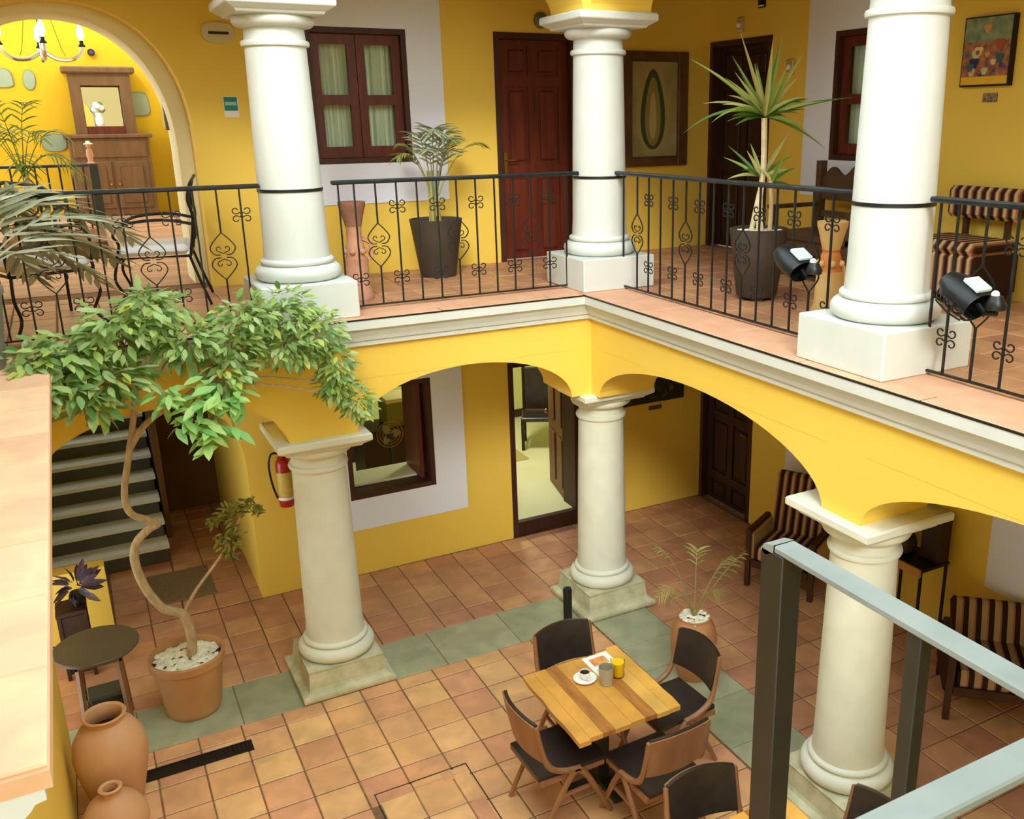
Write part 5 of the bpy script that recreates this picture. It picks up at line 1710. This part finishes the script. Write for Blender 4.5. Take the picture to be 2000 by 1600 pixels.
# big dried palm at the left edge of the balcony, in a grey pot
t = thing('potted_palm', 'drooping grey-green palm in a grey pot at the left picture edge', 'plant', (-4.78, -0.72, UZ))
pot_mesh(t, [(0.13, 0), (0.135, 0.01), (0.185, 0.44), (0.20, 0.46), (0.20, 0.50), (0.185, 0.50), (0.18, 0.45)], mat('grey_stone_pot', srgb(116, 112, 98), srgb(132, 126, 110), scale=6, rough=0.7), 0.18, 0.45, label='grey pot')
for tip, lift, ll, w in [((0.97, 0.86, 0.66), 0.30, 0.36, 0.06), ((0.84, 0.84, 0.52), 0.26, 0.36, 0.06), ((0.66, 0.80, 0.84), 0.28, 0.34, 0.055), ((0.50, 0.72, 0.94), 0.26, 0.32, 0.05), ((0.62, 0.86, 0.62), 0.26, 0.34, 0.055), ((0.40, 0.80, 0.72), 0.26, 0.32, 0.05), ((0.30, 0.7, 0.9), 0.3, 0.32, 0.05), ((-0.5, 0.5, 0.9), 0.3, 0.34, 0.05), ((0.35, 0.75, 0.45), 0.22, 0.32, 0.05), ((0.72, 0.70, 0.40), 0.24, 0.30, 0.05)]:
    frond(t, (0, 0, 0.45), tip, lift, ll, w, PALMDRY, start=0.38, n=15, droop=0.18, spread=0.55)

# far palms in the patio beyond the arch
for i, (x, y, h, lab) in enumerate([(-4.55, 6.2, 1.75, 'feathery palm growing in the patio beyond the upper arch'), (-5.7, 4.9, 1.35, 'lower bushy palm beside the feathery palm beyond the upper arch')]):
    t = thing('patio_palm', lab, 'plant', (x, y, UZ))
    MB().lathe([(0.15, 0), (0.2, 0.3), (0.21, 0.34), (0.18, 0.34), (0.17, 0.28)], 20, cap1=False).build('pot', GREYPOT, t, smooth=True)
    MB().lathe([(0.175, 0.29), (0.001, 0.29)], 20, cap0=False, cap1=False).build('soil', SOIL, t)
    MB().tube([(0, 0, 0.28), (0.02, 0, h * 0.5)], 0.03, 6).build('stem', BARK, t)
    GREENP = mat_leaf('green_palm', [srgb(52, 84, 26), srgb(92, 118, 40), srgb(134, 146, 52), srgb(70, 100, 34)])
    for k in range(11):
        a = k * 2.4
        r = 0.55 + 0.15 * math.sin(k * 1.7)
        frond(t, (0, 0, h * 0.45), (r * math.cos(a), r * math.sin(a), h * (0.72 + 0.28 * math.sin(k * 2.1))), 0.28, 0.28, 0.022, GREENP, start=0.3, n=11)

# ================================================================== wall decoration, upper floor
def box_on_back(name, m, u0, u1, d0, d1, z0, z1, parent=None, bev=0.0):
    mb = MB()
    if bev:
        mb.bbox(u0, u1, BW - d1, BW - d0, z0, z1, b=bev)
    else:
        mb.box(u0, u1, BW - d1, BW - d0, z0, z1)
    return mb.build(name, m, parent)
def box_on_right(name, m, u0, u1, d0, d1, z0, z1, parent=None, bev=0.0):
    mb = MB()
    if bev:
        mb.bbox(RW - d1, RW - d0, u0, u1, z0, z1, b=bev)
    else:
        mb.box(RW - d1, RW - d0, u0, u1, z0, z1)
    return mb.build(name, m, parent)

# framed pale figure picture between the column and the dark door
t = thing('framed_picture', 'tall brown-framed picture with a pale green arched motif beside the corner column', 'picture', (0, 0, 0))
PF = mat('picture_frame_wood', srgb(82, 54, 30), srgb(104, 70, 40), scale=5, rough=0.5)
z0, z1, x0, x1 = 4.105, 5.30, 1.20, 2.055
fw = 0.13
for (a, b, c, d) in ((x0, x0 + fw, z0, z1), (x1 - fw, x1, z0, z1), (x0 + fw, x1 - fw, z0, z0 + fw * 0.8), (x0 + fw, x1 - fw, z1 - fw * 0.8, z1)):
    box_on_back('frame_side', PF, a, b, 0.001, 0.06, c, d, t, 0.012)
CANV = mat('aged_cream_canvas', srgb(150, 140, 92), srgb(176, 164, 112), scale=4, rough=0.7)
box_on_back('canvas', CANV, x0 + fw, x1 - fw, 0.001, 0.022, z0 + fw * 0.8, z1 - fw * 0.8, t)
# plain generic draped motif: nested pointed ovals of flat paint
cxp, czp = (x0 + x1) / 2 - 0.02, (z0 + z1) / 2
for k, (w, h, col, dz) in enumerate([(0.21, 0.46, srgb(172, 160, 96), 0.02), (0.155, 0.42, srgb(70, 76, 44), 0.0), (0.10, 0.36, srgb(150, 138, 82), -0.02), (0.045, 0.25, srgb(190, 176, 116), -0.06)]):
    poly = []
    for i in range(32):
        a = 2 * PI * i / 32
        poly.append((cxp + w * math.sin(a) * (1 - 0.25 * math.cos(a)), czp + dz + h * math.cos(a)))
    mb = MB().prism(poly, BW - 0.0245 - 0.0008 * k, BW - 0.022, 'y')
    mb.build('paint_shape', mat('motif_paint_%d' % k, col, None, scale=10, rough=0.7), t)

# colourful picture on the right wall
t = thing('canvas_picture', 'colourful canvas picture with a yellow lower band on the upper right wall', 'picture', (0, 0, 0))
box_on_right('canvas_edge', mat('black_canvas_edge', srgb(26, 16, 14), None, rough=0.6), -2.25, -1.79, 0.001, 0.05, 4.825, 5.345, t)
y0, y1 = -2.235, -1.80
def paint(name, col, a, b, c, d, k=0):
    return box_on_right(name, col, a, b, 0.05, 0.052 + 0.0006 * k, c, d, t)
paint('painted_ground', mat('teal_orange_paint', srgb(92, 120, 96), srgb(150, 160, 120), scale=13, rough=0.6), y0, y1, 4.84, 5.335)
paint('painted_band', mat('yellow_band_paint', srgb(226, 176, 20), srgb(236, 190, 40), scale=5, rough=0.6), y0, y1, 4.84, 4.90, 1)
paint('painted_band', mat('orange_blotch_paint', srgb(196, 126, 66), srgb(90, 84, 76), scale=22, rough=0.6), y0, y1, 5.0, 5.16, 1)
paint('painted_band', mat('navy_blotch_paint', srgb(34, 44, 92), srgb(204, 128, 70), scale=16, rough=0.6), y0, y1, 4.90, 5.0, 1)
rp_ = random.Random(9)
for k in range(16):
    yy_, zz_ = rp_.uniform(y0 + 0.05, y1 - 0.05), rp_.uniform(4.93, 5.28)
    r = rp_.uniform(0.015, 0.045)
    poly = [(yy_ + r * (1 + 0.3 * math.sin(3 * q)) * math.cos(q), zz_ + r * (1.2 + 0.3 * math.cos(2 * q)) * math.sin(q)) for q in [2 * PI * i / 14 for i in range(14)]]
    col = [srgb(214, 150, 90), srgb(196, 196, 132), srgb(60, 90, 96), srgb(160, 84, 52), srgb(226, 196, 140), srgb(40, 46, 80)][k % 6]
    MB().prism(poly, RW - 0.0535 - 0.0004 * k, RW - 0.0525, 'x').build('paint_shape', mat('blotch_paint_%d' % (k % 6), col, None, rough=0.6), t)
# small plate under the picture
t = thing('wall_plate', 'small dark printed plate below the colourful canvas picture', 'plate', (0, 0, 0))
box_on_right('plate_back', mat('plate_print', srgb(52, 62, 72), srgb(176, 150, 96), scale=60, rough=0.5), -2.13, -1.995, 0.001, 0.008, 4.705, 4.775, t)

# green sign, round vent, door bell, alarm strobe
t = thing('wall_sign', 'green safety sign on the yellow wall beside the arch', 'sign', (0, 0, 0))
box_on_back('sign_plate', PLASTICW, -2.835, -2.71, 0.001, 0.008, 4.655, 4.83, t)
box_on_back('sign_face', SIGNG, -2.828, -2.717, 0.008, 0.010, 4.71, 4.825, t)
box_on_back('sign_band', mat('pale_sign_band', srgb(150, 206, 190), None, rough=0.5), -2.82, -2.725, 0.010, 0.011, 4.755, 4.785, t)
t = thing('wall_vent', 'pale rounded vent cover with dark slot high on the yellow wall', 'vent', (-2.81, BW, 5.345))
vs = []
mb = MB()
poly = []
for i in range(28):
    a = 2 * PI * i / 28
    poly.append((0.135 * math.copysign(abs(math.cos(a)) ** 0.8, math.cos(a)), 0.085 * math.copysign(abs(math.sin(a)) ** 0.8, math.sin(a))))
mb.prism(poly, -0.03, -0.001, 'y').build('vent_cover', mat('vent_plastic', srgb(214, 200, 150), None, rough=0.5), t, smooth=False)
for z, c in ((0.03, 'vent_slat'), (-0.03, 'vent_slat')):
    MB().box(-0.07, 0.08, -0.034, -0.029, z - 0.008, z + 0.006).build(c, MATS['vent_plastic'], t)
MB().box(-0.08, 0.085, -0.033, -0.029, -0.011, 0.011).build('vent_slot', BLACKP, t)
t = thing('alarm_bell', 'small round alarm sounder above the mahogany door, beside the capital', 'alarm', (0.27, BW, 5.56))
o = MB().lathe([(0.075, 0.001), (0.078, 0.02), (0.055, 0.045), (0.03, 0.05)], 22).build('alarm_body', mat('grey_alarm_plastic', srgb(110, 112, 96), None, rough=0.4), t, smooth=True)
o.rotation_euler = (PI / 2, 0, 0)
o = MB().lathe([(0.028, 0.045), (0.028, 0.056), (0.015, 0.06)], 16).build('alarm_centre', mat('brown_alarm_centre', srgb(120, 74, 50), None, rough=0.4), t, smooth=True)
o.rotation_euler = (PI / 2, 0, 0)
for lab, y, z, s in (('small clear alarm strobe above the dark upper right door', 1.17, 5.55, 1.0), ('small white wall device between the dark door and the right window', 0.34, 5.09, 1.0), ('dark wall lamp at the top edge above the dark upper right door', 0.82, 5.76, 1.0)):
    t = thing('wall_device', lab, 'device', (RW, y, z))
    body = PLASTICW if 'dark wall' not in lab else BLACKP
    MB().bbox(-0.03, -0.001, -0.055, 0.055, -0.08, 0.07, b=0.01).build('device_body', mat('beige_device_plastic', srgb(196, 170, 110), None, rough=0.4) if body is PLASTICW else BLACKP, t)
    MB().sphere((-0.035, 0, -0.005), 0.03, 10, 6).build('device_lens', PLASTICW if body is PLASTICW else BLACKP, t, smooth=True)
    MB().box(-0.034, -0.03, -0.045, 0.045, -0.07, -0.055).build('device_strip', PLASTICW, t)

# ================================================================== patio beyond the arch
# cabinet with mirrored top
t = thing('dresser', 'brown wooden dresser with mirrored hutch against the far yellow patio wall', 'dresser', (-3.40, 10.2, UZ))
MB().bbox(-0.58, 0.58, -0.25, 0.25, 0.0, 1.22, b=0.01).build('cabinet_body', OLDOAK, t)
MB().bbox(-0.64, 0.64, -0.30, 0.25, 1.22, 1.28, b=0.012).build('cabinet_top', OLDOAK, t)
for x in (-0.52, 0.02):
    d_ = MB().bbox(x, x + 0.50, -0.275, -0.25, 0.12, 0.86, b=0.01).build('cabinet_door', OLDOAK, t)
    MB().bbox(x + 0.08, x + 0.42, -0.29, -0.275, 0.2, 0.78, b=0.012).build('door_panel', OLDOAK, d_)
    MB().sphere((x + (0.46 if x < 0 else 0.04), -0.295, 0.5), 0.02, 8, 6).build('knob', BRASS, d_, smooth=True)
MB().bbox(-0.53, 0.53, -0.275, -0.25, 0.92, 1.18, b=0.01).build('drawer', OLDOAK, t)
MB().box(-0.44, -0.28, -0.12, 0.18, 1.28, 2.2).box(0.28, 0.44, -0.12, 0.18, 1.28, 2.2).box(-0.28, 0.28, -0.12, 0.18, 2.02, 2.2).box(-0.28, 0.28, 0.14, 0.18, 1.28, 2.02).build('hutch_frame', OLDOAK, t)
MB().bbox(-0.52, 0.52, -0.20, 0.20, 2.2, 2.30, b=0.02).build('hutch_cornice', OLDOAK, t)
MB().box(-0.27, 0.27, 0.12, 0.135, 1.36, 2.0).build('mirror', MIRROR, t)
MB().box(-0.28, 0.28, -0.10, 0.14, 1.28, 1.40).build('hutch_shelf', DOORW, t)
t = thing('flower_vase', 'white vase with pale flowers standing in front of the dresser mirror', 'vase', (-3.48, 10.15, UZ + 1.405))
MB().lathe([(0.05, 0), (0.07, 0.04), (0.06, 0.12), (0.05, 0.16), (0.07, 0.2)], 16).build('vase_body', CERAM, t, smooth=True)
for i in range(9):
    a = i * 2.4
    MB().sphere((0.06 * math.cos(a), 0.06 * math.sin(a), 0.25 + 0.025 * (i % 4)), 0.045, 8, 6).build('flower', CERAM if i % 3 else PALM, t, smooth=True)
# irregular wall mirrors
def blob_mirror(label, x0, x1, z0, z1, pw):
    t = thing('wall_mirror', label, 'mirror', ((x0 + x1) / 2, 10.45, (z0 + z1) / 2))
    hw, hh = (x1 - x0) / 2, (z1 - z0) / 2
    def sh(k, seed):
        pts = []
        for i in range(30):
            a = 2 * PI * i / 30
            w = 1 + 0.10 * math.sin(a * 2 + seed)
            pts.append((k * hw * w * math.copysign(abs(math.cos(a)) ** pw, math.cos(a)), k * hh * math.copysign(abs(math.sin(a)) ** pw, math.sin(a))))
        return pts
    MB().prism(sh(1.0, x0 * 7), -0.02, -0.001, 'y').build('mirror_edge', mat('dark_mirror_edge', srgb(120, 118, 70), None, rough=0.4), t)
    MB().prism(sh(0.93, x0 * 7), -0.024, -0.02, 'y').build('mirror_face', mat('dull_mirror_face', srgb(150, 160, 132), srgb(142, 152, 126), scale=3, rough=0.25), t)
blob_mirror('rounded wall mirror at the left edge on the far yellow wall', -4.95, -4.58, 5.17, 5.46, 0.5)
blob_mirror('small egg-shaped wall mirror beside the dresser hutch on the far yellow wall', -4.45, -4.28, 5.14, 5.44, 0.85)
blob_mirror('wide rounded wall mirror right of the dresser hutch', -3.03, -2.68, 4.74, 5.12, 0.6)
blob_mirror('low rounded wall mirror left of the dresser top', -4.33, -4.0, 4.2, 4.48, 0.6)
for lab, x in (('small dark wall spotlight above the dresser hutch', -3.44), ('small dark wall spotlight right of the dresser hutch', -2.70)):
    t = thing('wall_spotlight', lab, 'lamp', (x, 10.45, 5.71))
    o = MB().lathe([(0.05, 0.0), (0.055, 0.08), (0.045, 0.10)], 16).build('lamp_body', BLACKP, t, smooth=True)
    o.rotation_euler = (PI / 2, 0, 0)
    o = MB().lathe([(0.03, 0.099), (0.03, 0.104)], 16).build('lamp_glass', mat('blue_lamp_glass', srgb(70, 60, 120), None, rough=0.2), t)
    o.rotation_euler = (PI / 2, 0, 0)
# chandelier with candle bulbs
t = thing('chandelier', 'chrome chandelier with candle bulbs hanging in the arch at top left', 'chandelier', (-4.14, 4.0, 5.27))
MB().lathe([(0.0, -0.03), (0.03, -0.02), (0.035, 0.02), (0.018, 0.06), (0.018, 0.22), (0.01, 0.25)], 16).build('hub', CHROME, t, smooth=True)
BULB = mat_emit('lit_candle_bulb', (1.0, 0.96, 0.88, 1), 4.0)
for i in range(4):
    a = i * PI / 2 + 0.05
    cx_, sx_ = math.cos(a), math.sin(a)
    q = [(0.02, 0.03), (0.12, -0.03), (0.24, -0.035), (0.33, 0.02), (0.36, 0.10)]
    MB().tube(smooth_path([(r * cx_, r * sx_, z) for r, z in q], 4), 0.020, 7).build('arm', CHROME, t, smooth=True)
    MB().lathe([(0.03, 0.0), (0.035, 0.01), (0.018, 0.03), (0.018, 0.06)], 12, (0.36 * cx_, 0.36 * sx_, 0.09)).build('candle_cup', IRON, t, smooth=True)
    MB().lathe([(0.014, 0.0), (0.034, 0.05), (0.030, 0.10), (0.008, 0.16)], 12, (0.36 * cx_, 0.36 * sx_, 0.15)).build('bulb', BULB, t, smooth=True)
MB().tube([(0, 0, 0.22), (0, 0, 1.6)], 0.008, 5).build('hanging_cord', IRON, t)
for s in (-1, 1):
    MB().tube(smooth_path([(0.0, 0, 0.9), (s * 0.10, 0, 0.42), (s * 0.17, 0, 0.08), (s * 0.20, 0, 0.0)], 4), 0.004, 4).build('bead_chain', BRASS, t)
MB().box(-0.6, 0.6, -0.05, 0.05, 1.58, 1.70).build('hanging_beam', CREAM, t)
# dark rail and newel in the patio
t = thing('patio_railing', 'dark steel railing with square newel in the patio beyond the arch', 'railing', (0, 8.0, UZ))
MB().bbox(-5.6, -3.75, -0.03, 0.03, 0.86, 0.90, b=0.008).build('handrail', RAILTOP, t)
MB().bbox(-3.80, -3.68, -0.05, 0.05, 0.0, 0.90, b=0.008).build('newel_post', DARKSTEEL, t)
for i in range(12):
    x = -5.5 + i * 0.148
    MB().box(x - 0.012, x + 0.012, -0.012, 0.012, 0.0, 0.86).build('baluster', IRON, t)
t = thing('clay_figurine', 'small pinkish clay figurine standing on the patio newel post', 'figurine', (-3.76, 8.0, UZ + 0.90))
MB().lathe([(0.05, 0), (0.055, 0.015), (0.03, 0.03), (0.045, 0.12), (0.035, 0.19), (0.015, 0.215)], 14).build('figurine_body', PINKC, t, smooth=True)
MB().sphere((0, 0, 0.245), 0.035, 10, 8).build('figurine_head', PINKC, t, smooth=True)
MB().lathe([(0.06, 0.262), (0.06, 0.27), (0.03, 0.285), (0.025, 0.31)], 14).build('figurine_hat', CREAM, t, smooth=True)
# tube lamp on the arch lining
t = thing('tube_lamp', 'slim tube lamp on the cream inner face of the upper arch', 'lamp', (-3.245, BW + 0.72, 4.70))
MB().tube([(0, 0, -0.12), (0, 0, 0.16)], 0.022, 10).build('lamp_tube', mat('frosted_lamp_tube', srgb(206, 210, 200), None, rough=0.3), t, smooth=True)
MB().box(-0.01, 0.03, -0.03, 0.03, -0.15, 0.36).build('lamp_holder', mat('bronze_lamp_holder', srgb(130, 104, 70), None, rough=0.4), t)

# ================================================================== lower-floor wall panel and room
t = thing('carved_panel', 'dark carved foliage panel on the shaded lower back wall by the corner column', 'carving', (0, 0, 0))
box_on_back('panel_back', mat('dark_carved_wood', srgb(44, 38, 24), srgb(60, 52, 32), scale=6, rough=0.6), 1.18, 2.09, 0.001, 0.03, 1.35, 2.25, t)
CARV = mat_leaf('carved_leaf', [srgb(70, 66, 38), srgb(44, 50, 34), srgb(100, 90, 54), srgb(58, 50, 34)], trans=0.0)
rc = random.Random(14)
for i in range(46):
    p = (rc.uniform(1.27, 2.03), BW - 0.035, rc.uniform(1.38, 2.2))
    a = rc.uniform(0, 2 * PI)
    MB().leaf(p, (math.cos(a), -0.25, math.sin(a)), (0, -1, 0.1), rc.uniform(0.1, 0.18), 0.08, 0.15).build('carved_leaf', CARV, t)
t = thing('wall_plate', 'small bronze plate below the dark carved panel', 'plate', (0, 0, 0))
box_on_back('plate_back', mat('bronze_plate', srgb(104, 76, 36), None, rough=0.5), 1.60, 1.78, 0.001, 0.012, 1.25, 1.30, t)

# room furniture
t = thing('room_chair', 'dark high-backed wooden chair inside the room behind the open doorway', 'chair', (1.20, 4.0, 0.18), -0.5)
MB().bbox(-0.22, 0.22, -0.22, 0.22, 0.42, 0.48, b=0.01).build('seat', LEATHER, t)
MB().bbox(-0.22, 0.22, 0.19, 0.23, 0.50, 1.10, b=0.012).build('backrest', LEATHER, t)
for sx in (-1, 1):
    MB().box(sx * 0.20 - 0.022, sx * 0.20 + 0.022, 0.19, 0.235, 0, 1.12).build('leg', DOORDK, t)
    MB().box(sx * 0.20 - 0.022, sx * 0.20 + 0.022, -0.21, -0.165, 0, 0.42).build('leg', DOORDK, t)
    MB().box(sx * 0.20 - 0.012, sx * 0.20 + 0.012, -0.17, 0.2, 0.16, 0.19).build('stretcher', DOORDK, t)
rg = tag(MB().bbox(-0.42, 0.85, 3.56, 4.6, 0.181, 0.192, b=0.004).build('rug', mat('tan_rug', srgb(176, 164, 96), srgb(186, 172, 104), scale=30, rough=0.9)), 'tan rug on the pale floor inside the doorway', 'rug')
t = thing('wall_cabinet', 'dark wooden cabinet inside the room behind the lower window', 'cabinet', (-1.7, 4.9, 0.18))
MB().bbox(-0.75, 0.55, -0.25, 0.3, 0.0, 1.9, b=0.01).build('cabinet_body', DOORDK, t)
for x in (-0.70, -0.08):
    MB().bbox(x, x + 0.58, -0.275, -0.25, 0.08, 1.82, b=0.01).build('cabinet_door', DOORDK, t)
t = thing('storage_box', 'olive box on the dark sideboard seen through the lower window', 'box', (-0.95, 3.3, 1.10))
MB().bbox(-0.25, 0.25, -0.18, 0.18, 0, 0.34, b=0.006).build('box_body', mat('olive_card', srgb(128, 122, 62), None, rough=0.8), t)
MB().bbox(-0.255, 0.255, -0.185, 0.185, 0.30, 0.35, b=0.006).build('box_lid', mat('cream_card', srgb(212, 206, 140), None, rough=0.8), t)
t = thing('sideboard', 'dark sideboard behind the lower window', 'sideboard', (-1.0, 3.3, 0.18))
MB().bbox(-0.55, 0.55, -0.25, 0.25, 0.82, 0.92, b=0.008).build('sideboard_top', DOORDK, t)
MB().box(-0.52, 0.52, -0.22, 0.25, 0.0, 0.82).build('sideboard_body', DOORDK, t)
t = thing('table_fan', 'round metal desk fan behind the sill of the lower window', 'fan', (-1.30, 2.75, 0.18))
MB().lathe([(0.16, 0), (0.17, 0.015), (0.06, 0.04), (0.018, 0.06), (0.018, 0.88)], 18).build('fan_stand', BLACKP, t, smooth=True)
for k in range(4):
    r = 0.05 + 0.035 * k
    MB().tube([(r * math.cos(a), -0.04, 0.98 + r * math.sin(a)) for a in [2 * PI * i / 20 for i in range(21)]], 0.005, 4).build('fan_ring', BRASS, t)
for k in range(3):
    a = k * 2 * PI / 3
    MB().leaf((0, -0.02, 0.98), (math.cos(a), 0, math.sin(a)), (0.3, -1, 0), 0.14, 0.1, 0, 0).build('fan_blade', mat('dull_fan_blade', srgb(150, 140, 110), None, rough=0.4), t)
MB().lathe([(0.05, -0.02), (0.06, 0.03)], 14, (0, 0.0, 0.95)).build('fan_motor', BLACKP, t, smooth=True)
# ceiling lamp that lights the room
t = thing('ceiling_lamp', 'flat lit ceiling lamp inside the room', 'lamp', (0.35, 3.6, 2.64))
MB().lathe([(0.26, 0.06), (0.26, 0.01), (0.25, 0.0)], 28).build('lamp_shade', mat_emit('lit_lamp_diffuser', (1.0, 0.98, 0.82, 1), 3.0), t, smooth=True)
rl_ = bpy.data.lights.new('room_lamp_light', 'AREA')
rl_.shape = 'DISK'
rl_.size = 0.5
rl_.energy = 45
rl_.color = (1.0, 0.97, 0.78)
rlo = bpy.data.objects.new('room_lamp_light', rl_)
COL.objects.link(rlo)
rlo.location = (0.35, 3.6, 2.62)
